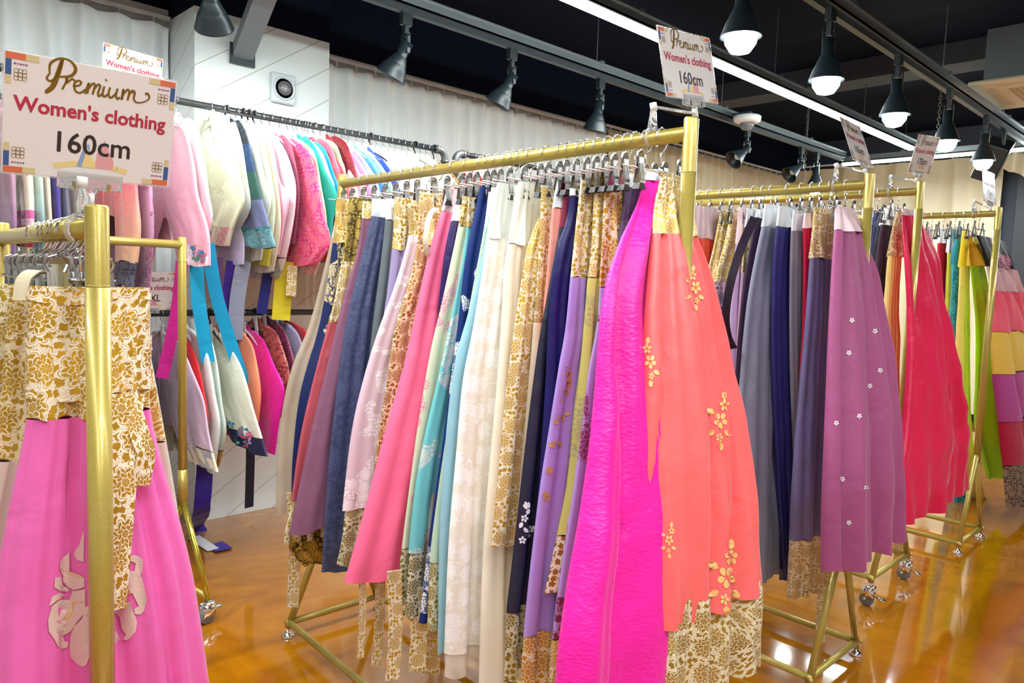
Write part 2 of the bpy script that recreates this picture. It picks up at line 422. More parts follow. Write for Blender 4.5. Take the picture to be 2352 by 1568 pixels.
CW = fabric('F2F6F6', 'silk'); CB = fabric('E4D8BE', 'silk')
curtain('curtain', 0, 4.46, -2.6, 1.59, .95, 2.75, CW, 'white pinch-pleated curtain left of the white grooved pillar', seed=2, period=.17)
curtain('curtain', 0, 4.46, 2.42, 5.45, .95, 2.77, CW, 'white pinch-pleated curtain right of the white grooved pillar', seed=3)
curtain('curtain', 0, 4.46, 5.47, 9.4, .1, 2.82, CB, 'beige curtain on the left wall between the white curtain and the corner', seed=4)
curtain('curtain', 1, 9.45, 4.4, 2.13, .1, 2.93, CB, 'beige pinch-pleated curtain across the far end wall', seed=5, period=.3)
# tied-back swag at the right edge
bm = BM(); uvl = bm.loops.layers.uv.new('UVMap'); V = []
for i in range(9):
    t = i/8; row = []
    for j in range(25):
        s = j/24; a = on(2284+s*120, 352-s*8, 0, 9.15); b = on(2290+s*110, 372+70*s+6*math.sin(s*9), 0, 9.15)
        p = a.lerp(b, t); p.x += .05*math.sin(s*26+t*2); row.append(bm.verts.new(p))
    V.append(row)
for i in range(8):
    for j in range(24):
        f = bm.faces.new((V[i][j], V[i][j+1], V[i+1][j+1], V[i+1][j]))
        for l in f.loops: l[uvl].uv = (l.vert.co.y, l.vert.co.z)
o = obj('curtain_swag', bm, CB); tag(o, 'beige curtain swag pulled aside over the dark doorway at the far right', 'curtain')
sm = o.modifiers.new('solid', 'SOLIDIFY'); sm.thickness = .004

# ================================================================ CEILING FITTINGS
def channel(name, p0, p1, label, led=False, w=.085, h=.055):
    p0 = Vector(p0); p1 = Vector(p1); L = (p1-p0).length; d = (p1-p0).normalized()
    o = thing(name, label, 'light track', p0, math.atan2(d.y, d.x))
    b = BM(); box(b, (0, -w/2, 0), (L, w/2, .008)); box(b, (0, -w/2, 0), (L, -w/2+.008, h)); box(b, (0, w/2-.008, 0), (L, w/2, h))
    box(b, (0, -w/2-.012, h-.006), (L, -w/2+.004, h)); box(b, (0, w/2-.004, h-.006), (L, w/2+.012, h))
    obj('steel_channel', b, STEEL, o, False)
    if led:
        b = BM(); box(b, (0, -.022, -.03), (L, .022, -.006)); obj('led_strip', b, LEDM, o, False)
        b = BM(); box(b, (0, -.034, -.006), (L, .034, 0)); obj('led_base', b, WHITEPL, o, False)
    else:
        b = BM(); box(b, (0, -.018, -.032), (L, .018, 0)); obj('power_track', b, DARKSTEEL, o, False)
    k = 0.6
    while k < L:
        b = BM(); tube(b, [(k, 0, h), (k, 0, 3.3-p0.z)], .004, 6); box(b, (k-.02, -w/2-.01, h-.01), (k+.02, w/2+.01, h+.015)); obj('hanger_rod', b, STEEL, o, False)
        k += 1.6
    return o
channel('light_track', (-1.5, 3.25, 2.80), (7.95, 3.25, 2.80), 'steel light track with black spotlights running along the white curtains')
channel('led_track', (-.5, 2.5, 2.80), (7.70, 2.5, 2.80), 'long steel track carrying a glowing white light strip over the racks', True)
channel('light_track', (-1.5, 1.63, 2.80), (7.98, 1.63, 2.80), 'steel light track with lit cone lamps at upper right')
channel('led_cross_track', (8.06, 3.28, 2.765), (8.06, -.6, 2.765), 'crosswise track with glowing white strip in front of the far curtain', True)

def cone_lamp(loc, label, lit, aim=None, group=None):
    """loc = bulb point; the mount reaches up to the track at z 2.77"""
    o = thing('track_lamp', label, 'spotlight', (loc[0], loc[1], 2.768), 0, group)
    b = BM(); box(b, (-.03, -.016, -.06), (.03, .016, 0)); box(b, (-.012, -.012, -.13), (.012, .012, -.06)); obj('mount_arm', b, BLACKL, o, False)
    b = BM(); tube(b, [(0, -.03, -.11), (0, .03, -.11)], .006, 8)
    box(b, (-.009, -.03, -.2), (.009, -.026, -.1)); box(b, (-.009, .026, -.2), (.009, .03, -.1)); obj('yoke', b, BLACKL, o, False)
    d = Vector(aim).normalized() if aim else Vector((0, 0, -1))
    q = (-d).to_track_quat('Z', 'Y').to_matrix().to_4x4(); T = Matrix.Translation((0, 0, -.17)) @ q
    b = BM()
    prof = [(.030, .03), (.030, -.045), (.034, -.05), (.052, -.09), (.053, -.094), (.058, -.10), (.059, -.104), (.066, -.118), (.067, -.122), (.082, -.165), (.084, -.17), (.079, -.168), (.05, -.1), (.028, -.05), (.0, -.048)]
    lathe(b, prof, 32, T); obj('lamp_shade', b, BLACKL, o)
    b = BM(); lathe(b, [(.0, -.06), (.045, -.10), (.062, -.135), (.066, -.16), (.062, -.195), (.04, -.228), (0, -.24)], 24, T)
    if not lit:
        b.free(); b = BM(); lathe(b, [(.0, -.05), (.028, -.08), (.036, -.11), (.02, -.13), (0, -.133)], 20, T)
    obj('bulb', b, BULB if lit else WHITEPL, o)
    return o
nm = ['nearest', 'second', 'third', 'fourth', 'fifth']
for (x, y), k in zip(LAMPS, nm):
    cone_lamp((x, y, 2.5), {'nearest': 'lit black cone lamp cut off by the top edge of the photo', 'second': 'lit black cone lamp between the cut-off top lamp and the third lamp',
        'third': 'lit black cone lamp in the middle of the right-hand row of lamps', 'fourth': 'lit black cone lamp beside the hanging chain', 'fifth': 'lit black cone lamp nearest the far beige curtain'}[k], True, group='lit lamps on the right track')
for (x, aim, lb) in ((1.33, (.35, .55, -.7), 'dark cone spotlight in front of the white pillar at top left'), (2.35, (-.25, .35, -.8), 'dark cone spotlight just right of the white pillar'),
        (3.12, (-.25, .35, -.8), 'dark cone spotlight between two others above the white curtain'), (3.95, (0, .2, -.9), 'dark cone spotlight above the near end of the centre gold rack'),
        (5.95, (-.7, .3, -.6), 'dark cone spotlight tilted left beyond the dome camera'), (7.0, (-.7, .3, -.6), 'dark cone spotlight tilted left near the corner curtain')):
    cone_lamp((x, 3.25, 2.5), lb, False, aim)
    if x < 4.2:
        l = light('SPOT', 'spot_light', (x+aim[0]*.2, 3.25+aim[1]*.2, 2.44), 44, (1, .99, .96), size=.05, spot=120)
        l.rotation_euler = (Vector(aim)*-1).to_track_quat('Z', 'Y').to_euler()
cone_lamp((7.35, 3.25, 2.4), 'small lit lamp hanging before the corner of the beige curtains', True)
# speaker
q = on(2308, 372, 1, 1.63)
o = thing('speaker', 'black box speaker hanging under the end of the light track at far right', 'speaker', (q.x-.1, 1.63, 2.768))
b = BM(); box(b, (-.012, -.012, -.14), (.012, .012, 0)); box(b, (-.04, -.02, -.02), (.04, .02, 0)); obj('bracket', b, BLACKL, o, False)
b = BM(); rbox(b, (-.10, -.09, -.36), (.10, .09, -.04), .012, Matrix.Translation((0, 0, -.06)) @ Matrix.Rotation(-.5, 4, 'Y') @ Matrix.Rotation(.45, 4, 'X')); obj('speaker_box', b, BLACKL, o, False)
# dome camera
o = thing('dome_camera', 'white dome security camera under the ceiling track', 'security camera', (5.62, 3.08, 2.80))
b = BM(); lathe(b, [(.10, 0), (.11, -.01), (.105, -.045), (.075, -.06), (0, -.06)], 32); obj('camera_housing', b, WHITEPL, o)
b = BM(); lathe(b, [(.058, -.058), (.055, -.085), (.035, -.11), (0, -.118)], 24); obj('lens_dome', b, simple('smoked_dome', (.15, .16, .17), .08), o)
b = BM(); box(b, (-.03, -.03, 0), (.03, .15, .03)); obj('mounting_arm', b, DARKSTEEL, o, False)
# air conditioner
o = thing('air_conditioner', 'cream ceiling cassette air conditioner at the upper right edge', 'air conditioner', (6.55, 1.18, 2.9))
b = BM(); rbox(b, (-.46, -.46, 0), (.46, .46, .035), .015); obj('cassette_panel', b, simple('cream_plastic', hexc('DDD2B4'), .5), o, False)
b = BM(); box(b, (-.38, -.38, .035), (.38, .38, .4)); obj('cassette_body', b, STEEL, o, False)
b = BM()
for k in range(15): box(b, (-.24, -.24+k*.034, -.004), (.24, -.222+k*.034, .002))
obj('intake_grille', b, simple('beige_grille', hexc('B5A27A'), .6), o, False)
b = BM()
for s in (-1, 1):
    box(b, (-.3, s*.37-.025, -.003), (.3, s*.37+.025, .002)); box(b, (s*.37-.025, -.3, -.003), (s*.37+.025, .3, .002))
obj('air_flaps', b, simple('flap_plastic', hexc('C8BC9A'), .5), o, False)
# beam and conduits
b = BM(); box(b, (6.32, -3.5, 3.14), (6.62, 4.4, 3.3)); struct('trim_5', b, simple('worn_grey_beam', hexc('2C2E36'), .8, bumpn=(14, .8)))
# steel brace by the pillar
p0 = on(556, 125, 1, 4.09); p1 = on(603, 0, 1, 3.72)
o = thing('steel_brace', 'grey steel brace slanting from the white pillar up to the ceiling', 'brace', p0)
d = p1-p0; b = BM(); M4 = d.to_track_quat('Z', 'Y').to_matrix().to_4x4()
box(b, (-.055, -.03, 0), (.055, .03, d.length*1.7), 0, M4); obj('brace_bar', b, simple('grey_steel_paint', hexc('7C8288'), .5), o, False)
b = BM(); box(b, (-.07, -.012, -.06), (.07, .0, .05)); obj('foot_plate', b, DARKSTEEL, o, False)
# ventilation fan on the pillar
p = on(647, 205, 1, 4.10)
o = thing('ventilation_fan', 'square grey ventilation fan on the white pillar', 'fan', (p.x, 4.10, p.z))
GP = simple('grey_fan_plastic', hexc('CDD6DA'), .35)
b = BM(); rbox(b, (-.075, -.03, -.085), (.075, -.001, .085), .012); obj('fan_plate', b, GP, o, False)
Rx = Matrix.Rotation(PI/2, 4, 'X')
b = BM(); lathe(b, [(.068, .03), (.068, .036), (.055, .036), (.055, .03)], 32, Rx); obj('outer_ring', b, GP, o)
b = BM(); lathe(b, [(.042, .03), (.04, .045), (.012, .05), (0, .05)], 24, Rx); obj('lens', b, CLEAR, o)
b = BM(); lathe(b, [(.02, .03), (.016, .036), (0, .037)], 16, Rx); obj('hub', b, simple('fan_hub', (.35, .37, .37), .4), o)
# chains
def chain(x, y, z0, z1, lb):
    b = BM(); z = z1; k = 0
    while z > z0:
        pts = [(.011*math.cos(a), 0, .018*math.sin(a)) for a in [2*PI*i/10 for i in range(11)]]
        R4 = Matrix.Rotation(PI/2*(k % 2)+.4, 4, 'Z')
        tube(b, [R4 @ Vector(p)+Vector((x, y, z)) for p in pts], .0035, 5, False); z -= .029; k += 1
    tag(obj('hanging_chain', b, simple('rusty_chain', hexc('7A766C'), .5, .7)), lb, 'chain')
q = on(2157, 270, 0, 6.9); chain(q.x, q.y, on(2152, 320, 0, 6.9).z, 3.3, 'loose steel chain hanging beside the fourth lit lamp')
q = on(1850, 350, 0, 7.2); chain(q.x, q.y, on(1848, 420, 0, 7.2).z, 3.3, 'long thin chain hanging before the beige corner curtains')

# ================================================================ GOLD RACKS
def rack(label, near, far, H, z_rail, caster=False, split=.50, spread=.21, far_spread=.205, foot_near=True):
    """near/far = (x, y) plan points of the end posts"""
    n = Vector((*near, 0)); f = Vector((*far, 0)); ax = (f-n); L = ax.length; rz = math.atan2(ax.y, ax.x)
    o = thing('garment_rack', label, 'clothes rack', n, rz)
    b = BM(); tube(b, [(.01, 0, z_rail), (L-.01, 0, z_rail)], .0172, 20); obj('hanging_rail', b, GOLD, o)
    zb = .13 if caster else .055
    for x, sp in ((0, spread), (L, far_spread)):
        b = BM(); tube(b, [(x, 0, split-.01), (x, 0, H-.004), (x, 0, H)], [.0172, .0172, .0150], 20)
        tube(b, [(x, 0, split-.02), (x, 0, H-.125)], .0180, 20); tube(b, [(x, 0, H-.1245), (x, 0, H-.122)], .0176, 20)
        obj('upright_post', b, GOLD, o)
        for s in (-1, 1):
            b = BM(); tube(b, [(x, s*.006, split+.02), (x, s*sp, zb-.02)], .0135, 14); obj('leg', b, GOLD, o)
        b = BM(); tube(b, [(x, -sp-.01, zb), (x, sp+.01, zb)], .0125, 14); obj('cross_bar', b, GOLD, o)
        for s in (-1, 1):
            if caster:
                c = thing_part('caster', o, (x, s*sp, 0))
                b = BM(); tube(b, [(0, 0, .075), (0, 0, zb-.02)], .008, 8); lathe(b, [(.0, .098), (.024, .095), (.026, .088), (.02, .082), (0, .08)], 16)
                box(b, (-.02, -.019, .04), (.03, -.015, .09)); box(b, (-.02, .015, .04), (.03, .019, .09)); tube(b, [(.016, -.022, .034), (.016, .022, .034)], .005, 8)
                box(b, (-.045, -.012, .06), (-.01, .012, .066), 0, Matrix.Rotation(-.4, 4, 'Y'))
                obj('caster_fork', b, CHROME, c)
                b = BM(); T = Matrix.Translation((.012, 0, .031)) @ Matrix.Rotation(PI/2, 4, 'X')
                lathe(b, [(.0, -.013), (.028, -.013), (.031, -.009), (.031, .009), (.028, .013), (0, .013)], 24, T); obj('wheel', b, GREYWH, c)
            else:
                b = BM(); T = Matrix.Translation((x, s*sp, 0)); lathe(b, [(.024, 0), (.025, .004), (.016, .014), (.008, .018), (.006, .035)], 20, T); obj('levelling_foot', b, CHROME, o)
    for s in (-1, 1):
        b = BM(); tube(b, [(0, s*(spread-.004), zb), (L, s*(far_spread-.004), zb)], .0125, 14); obj('base_bar', b, GOLD, o)
        b = BM(); T = Matrix.Translation((-.012, s*(spread+.012), zb)); lathe(b, [(0, -.009), (.008, -.006), (.009, 0), (.008, .006), (0, .009)], 10, T); obj('end_knob', b, GOLD, o)
    return o
def thing_part(name, parent, loc):
    e = bpy.data.objects.new(name, None); COL.objects.link(e); e.parent = parent; e.location = loc; e.empty_display_size = .05; return e
RA = dict(n=(1.49, .955), f=(1.565, 2.56), zr=1.765)
RB = dict(n=(2.745, 1.02), f=(2.76, 2.62), zr=1.795)
RC = dict(n=(3.70, 1.15), f=(3.72, 2.75), zr=1.88)
RD = dict(n=(4.78, 1.08), f=(4.80, 2.7), zr=1.87)
RE = dict(n=(.345, 1.262), f=(.37, 2.10), zr=1.475)
rack('centre gold garment rack, its near post under the second large price card', RA['n'], RA['f'], 1.80, RA['zr'], spread=.21)
rack('gold garment rack under the 165cm card, right of the centre rack', RB['n'], RB['f'], 1.835, RB['zr'])
rack('gold garment rack on casters under the 170cm card', RC['n'], RC['f'], 1.925, RC['zr'], caster=True, spread=.235)
rack('farthest gold garment rack at the right, on levelling feet', RD['n'], RD['f'], 1.905, RD['zr'])
rack('nearest gold garment rack at the left edge, behind the big price card', RE['n'], RE['f'], 1.51, RE['zr'])
# rack running across behind the left one
pF = CAM + ray(418, 556)*3.0; pL = Vector((.12, 3.0, pF.z))
o = thing('garment_rack', 'gold garment rack with bare rail end standing behind the nearest left rack', 'clothes rack', (pF.x, pF.y, 0), math.atan2(pL.y-pF.y, pL.x-pF.x))
LF = ((pL-pF).xy).length; HF = pF.z+.02
b = BM(); tube(b, [(0, 0, HF-.03), (LF, 0, HF-.03)], .0165, 20); obj('hanging_rail', b, GOLD, o)
for x in (0, LF):
    b = BM(); tube(b, [(x, 0, .44), (x, 0, HF-.004), (x, 0, HF)], [.0172, .0172, .015], 20); tube(b, [(x, 0, .44), (x, 0, .585)], .0195, 20); tube(b, [(x, 0, HF-.10), (x, 0, HF-.098)], .018, 20); obj('upright_post', b, GOLD, o)
    for s in (-1, 1):
        b = BM(); tube(b, [(x, 0, .46), (x, s*.22, .09)], .012, 14); obj('leg', b, simple('polished_gold', hexc('C8B848'), .18, .8), o)
        c = thing_part('caster', o, (x, s*.22, 0))
        b = BM(); tube(b, [(0, 0, .07), (0, 0, .095)], .008, 8); lathe(b, [(.0, .088), (.022, .086), (.024, .078), (0, .072)], 16); box(b, (-.02, -.019, .03), (.03, -.015, .08)); box(b, (-.02, .015, .03), (.03, .019, .08))
        box(b, (-.05, -.012, .055), (-.01, .012, .062)); obj('caster_fork', b, CHROME, c)
        b = BM(); lathe(b, [(.0, -.013), (.028, -.013), (.031, -.009), (.031, .009), (.028, .013), (0, .013)], 24, Matrix.Translation((.012, 0, .031)) @ Matrix.Rotation(PI/2, 4, 'X')); obj('wheel', b, GREYWH, c)
    b = BM(); tube(b, [(x, -.22, .10), (x, .22, .10)], .011, 12); obj('cross_bar', b, GOLD, o)
b = BM(); tube(b, [(0, -.2, .10), (LF, -.2, .10)], .011, 12); obj('base_bar', b, GOLD, o)

# ================================================================ HANGERS
def clip_hanger_proto():
    o = thing('clip_hanger', 'x', 'hanger')
    b = BM(); pts = [(-.0215, 0, -.006)]+[(.0215*math.cos(a), 0, .0215*math.sin(a)) for a in [PI-PI*i/10 for i in range(0, 11)]]
    pts += [(.022, 0, -.012), (.012, 0, -.028), (-.002, 0, -.038), (0, 0, -.05), (0, 0, -.082)]
    tube(b, pts, .0021, 8); obj('hook', b, CHROME, o)
    b = BM(); tube(b, [(-.145, 0, -.082), (.145, 0, -.082)], .0026, 8); lathe(b, [(0, -.09), (.006, -.088), (.006, -.07), (0, -.068)], 10); obj('crossbar', b, CHROME, o)
    for s in (-1, 1):
        c = thing_part('clip', o, (s*.082, 0, -.082))
        b = BM()
        for t in (-1, 1):
            Mt = Matrix.Rotation(t*.16, 4, 'X')
            tb = BM(); tube(tb, [(-.007, t*.004, .012), (-.011, t*.004, .026), (-.008, t*.004, .036), (0, t*.004, .040), (.008, t*.004, .036), (.011, t*.004, .026), (.007, t*.004, .012)], .0022, 6)
            lathe(tb, [(0, -.0012), (.0075, -.0012), (.0075, .0012), (0, .0012)], 16, Matrix.Translation((0, t*.004, .027)) @ Matrix.Rotation(PI/2, 4, 'X'))
            box(tb, (-.010, t*.004-.001, -.034), (.010, t*.004+.001, .02))
            for q in (-.006, -.002, .002, .006): box(tb, (q-.0008, t*.006-.001, -.03), (q+.0008, t*.006+.001, .01))
            for v in tb.verts: v.co = Mt @ v.co
            join(b, tb)
        obj('clip_plate', b, CLIPM, c, False)
        b = BM(); v = [b.verts.new(p) for p in ((-.008, -.0085, -.034), (.008, -.0085, -.034), (.014, -.010, -.048), (-.014, -.010, -.048), (-.008, .0085, -.034), (.008, .0085, -.034), (.014, .010, -.048), (-.014, .010, -.048))]
        for f in ((0, 3, 2, 1), (4, 5, 6, 7), (0, 1, 5, 4), (1, 2, 6, 5), (2, 3, 7, 6), (3, 0, 4, 7)): b.faces.new([v[i] for i in f])
        obj('rubber_tip', b, BLACKR, c, False)
    return o
PROTO = clip_hanger_proto(); _pf = [True]
def clip_hanger(loc, label, group, rz=0, drop=0):
    if _pf[0]: o = PROTO; _pf[0] = False
    else: o = child_copy(PROTO, None)
    o.location = loc; o.rotation_euler = (0, 0, rz); tag(o, label, 'hanger', group); return o
def jacket_hanger_proto(black):
    o = thing('coat_hanger', 'x', 'hanger'); m = BLACKR if black else CHROME
    b = BM(); r = .021
    pts = [(0, -r*1.0, -.008)]+[(0, r*math.cos(a), r*math.sin(a)) for a in [PI-PI*i/10 for i in range(0, 11)]]+[(0, r, -.01), (0, r*.6, -.026), (0, 0, -.04), (0, 0, -.085)]
    tube(b, pts, .0042 if black else .0018, 8); obj('hook', b, m, o)
    b = BM(); tube(b, catmull([(0, -.17, -.15), (0, -.1, -.115), (0, -.03, -.088), (0, 0, -.082), (0, .03, -.088), (0, .1, -.115), (0, .17, -.15)], 3), .006, 8)
    obj('shoulder_bar', b, BLACKR if black else WHITEPL, o)
    return o
JP = {True: jacket_hanger_proto(True), False: jacket_hanger_proto(False)}; _ju = {True: False, False: False}
def coat_hanger(loc, label, group, black=False):
    if not _ju[black]: o = JP[black]; _ju[black] = True
    else: o = child_copy(JP[black], None)
    o.location = loc; tag(o, label, 'hanger', group); return o

# ================================================================ CLOTH
def drape(name, rows, mat, parent, seed=0, pleats=7, a_top=.003, a_bot=.012, n=44, m=26, top=None, flare=1.0, vtop=None, hemwave=.006, closed_top=False, wr=1.0, back=.8, tubes=None):
    """rows: list of (z, L(x,y), R(x,y), half thickness) from top to hem; a closed flattened tube of cloth with folds"""
    rnd = random.Random(seed); zt = rows[0][0]; zb = rows[-1][0]
    ft = zt if vtop is None else vtop
    p1 = rnd.uniform(0, 6.28); p2 = rnd.uniform(0, 6.28); p3 = rnd.uniform(0, 6.28); f2 = rnd.uniform(2.2, 3.6); sl = rnd.uniform(-.8, .8)
    bm = BM(); uvl = bm.loops.layers.uv.new('UVMap'); V = []; UVs = []
    H = max(ft-zb, .01)
    for r in range(m+1):
        z = zt+(zb-zt)*r/m
        i = 0
        while i < len(rows)-2 and z < rows[i+1][0]: i += 1
        a, b = rows[i], rows[i+1]; t = min(1, max(0, (z-a[0])/(b[0]-a[0]) if abs(b[0]-a[0]) > 1e-6 else 0))
        ts = t
        L = Vector((lerp(a[1][0], b[1][0], ts), lerp(a[1][1], b[1][1], ts))); Rr = Vector((lerp(a[2][0], b[2][0], ts), lerp(a[2][1], b[2][1], ts))); th = lerp(a[3], b[3], t)
        d = Rr-L; w = d.length; d = d.normalized(); nrm = Vector((-d.y, d.x))   # nrm points to the far side
        k = (ft-z)/H; kk = min(1, max(0, k)); amp = lerp(a_top, a_bot, kk**.8)
        ring = []; ru = []; per = 0; prev = None
        for side in (0, 1):
            for j in range(n):
                q = j/n if side == 0 else 1-j/n
                e = .5-.5*math.cos(PI*q); qq = .55*q+.45*e
                env = max(0, 1-abs(2*qq-1)**3.2)**.5
                ph = 2*PI*pleats*qq
                hi = abs((qq*pleats+p1+.15*math.sin(3*k)) % 1-.5)*2
                lo = math.sin(2*PI*f2*qq+p2+sl*k*2+side*2.1) + .5*math.sin(2*PI*f2*2.1*qq+p3-sl*k*3)
                rip = (hi-.5)*(1-.5*kk)*amp*1.5 + lo*.9*amp*kk
                edge = min(1, min(qq, 1-qq)*9)*(1 if side == 0 else min(1, back+.2))
                off = th*env*(-1 if side == 0 else back) + rip*(-1 if side == 0 else .8)*edge
                if tubes and side == 0:
                    tq = (qq*tubes[0]+p3+.35*math.sin(2.3*k+p1)+.12*math.sin(9*qq+p2)) % 1
                    off -= tubes[1]*((1-(2*tq-1)**2)**.5-.55)*min(1, .35+kk*1.1)*env*(.0 if z > zt-.001 and vtop is None else 1)
                wrinkle = noise.noise(Vector((qq*w*14+seed, z*7, side*5+seed*.37)))*.006*wr*edge
                ax = qq + (.02*math.sin(ph+p3)*(1-edge*.3) if False else 0)
                p = L+d*(w*ax)+nrm*(off+wrinkle)
                zz = z + (hemwave*math.sin(ph*.5+p1)*(r/m)**6)
                v = bm.verts.new((p.x, p.y, zz))
                if prev is not None: per += (v.co-prev).length
                prev = v.co.copy(); ring.append(v); ru.append(per)
        V.append(ring); UVs.append((ru, per+(ring[-1].co-ring[0].co).length, z-ft))
    N = 2*n; off0 = rnd.uniform(0, 3)
    for r in range(m):
        for j in range(N):
            j2 = (j+1) % N
            f = bm.faces.new((V[r][j], V[r+1][j], V[r+1][j2], V[r][j2]))
            u = [UVs[r][0][j], UVs[r+1][0][j], UVs[r+1][0][j2] if j2 else UVs[r+1][1], UVs[r][0][j2] if j2 else UVs[r][1]]
            for l, uu, rr in zip(f.loops, u, (r, r+1, r+1, r)): l[uvl].uv = (uu+off0, UVs[rr][2])
    if closed_top: bm.faces.new(V[0])
    bmesh.ops.recalc_face_normals(bm, faces=bm.faces)
    return obj(name, bm, mat, parent)
def cut(rows, z0, z1, inset=0, dt=0):
    """rows between heights z0 (top) and z1, optionally inset sideways"""
    def at(z):
        if z >= rows[0][0]: a = b = rows[0]; t = 0
        elif z <= rows[-1][0]:
            a = b = rows[-1]; t = 0
        else:
            i = 0
            while z < rows[i+1][0]: i += 1
            a, b = rows[i], rows[i+1]; t = (z-a[0])/(b[0]-a[0])
        L = Vector(a[1]).lerp(Vector(b[1]), t); R_ = Vector(a[2]).lerp(Vector(b[2]), t); d = (R_-L).normalized()
        return (z, tuple(L+d*inset), tuple(R_-d*inset), max(.003, lerp(a[3], b[3], t)+dt))
    zs = [z0]+[r[0] for r in rows if z1 < r[0] < z0]+[z1]
    return [at(z) for z in zs]
def smooth_rows(rows, k=4):
    """Catmull-Rom through the traced rows"""
    P = [Vector((r[1][0], r[2][0], r[3])) for r in rows]; Q = [Vector((r[1][1], r[2][1], r[0])) for r in rows]
    a = catmull(P, k); b = catmull(Q, k)
    return [(q.z, (p.x, q.x), (p.y, q.y), max(.003, p.z)) for p, q in zip(a, b)]
def ribbon(name, pts, w, mat, parent, wdir=(1, 0, 0), th=.0012, tw=0):
    pts = catmull(pts, 5); bm = BM(); uvl = bm.loops.layers.uv.new('UVMap'); W = Vector(wdir).normalized(); V = []; s = 0; S = []
    n = len(pts)
    for i, p in enumerate(pts):
        d = (pts[min(i+1, n-1)]-pts[max(i-1, 0)]).normalized()
        ww = Matrix.Rotation(tw*i/n, 3, 'Z') @ W
        ww = (ww-d*ww.dot(d)).normalized(); nn = d.cross(ww)
        wi = w[0]+(w[1]-w[0])*i/(n-1) if isinstance(w, (tuple, list)) else w
        V.append([bm.verts.new(p+ww*a*wi/2+nn*b*th) for a, b in ((-1, -1), (1, -1), (1, 1), (-1, 1))])
        if i: s += (p-pts[i-1]).length
        S.append(s)
    for i in range(n-1):
        for j in range(4):
            f = bm.faces.new((V[i][j], V[i][(j+1) % 4], V[i+1][(j+1) % 4], V[i+1][j]))
            for l, (ii, jj) in zip(f.loops, ((i, 0), (i, 1), (i+1, 1), (i+1, 0))): l[uvl].uv = (jj*.05, S[ii])
    bm.faces.new(V[0][::-1]); bm.faces.new(V[-1])
    return obj(name, bm, mat, parent, False)

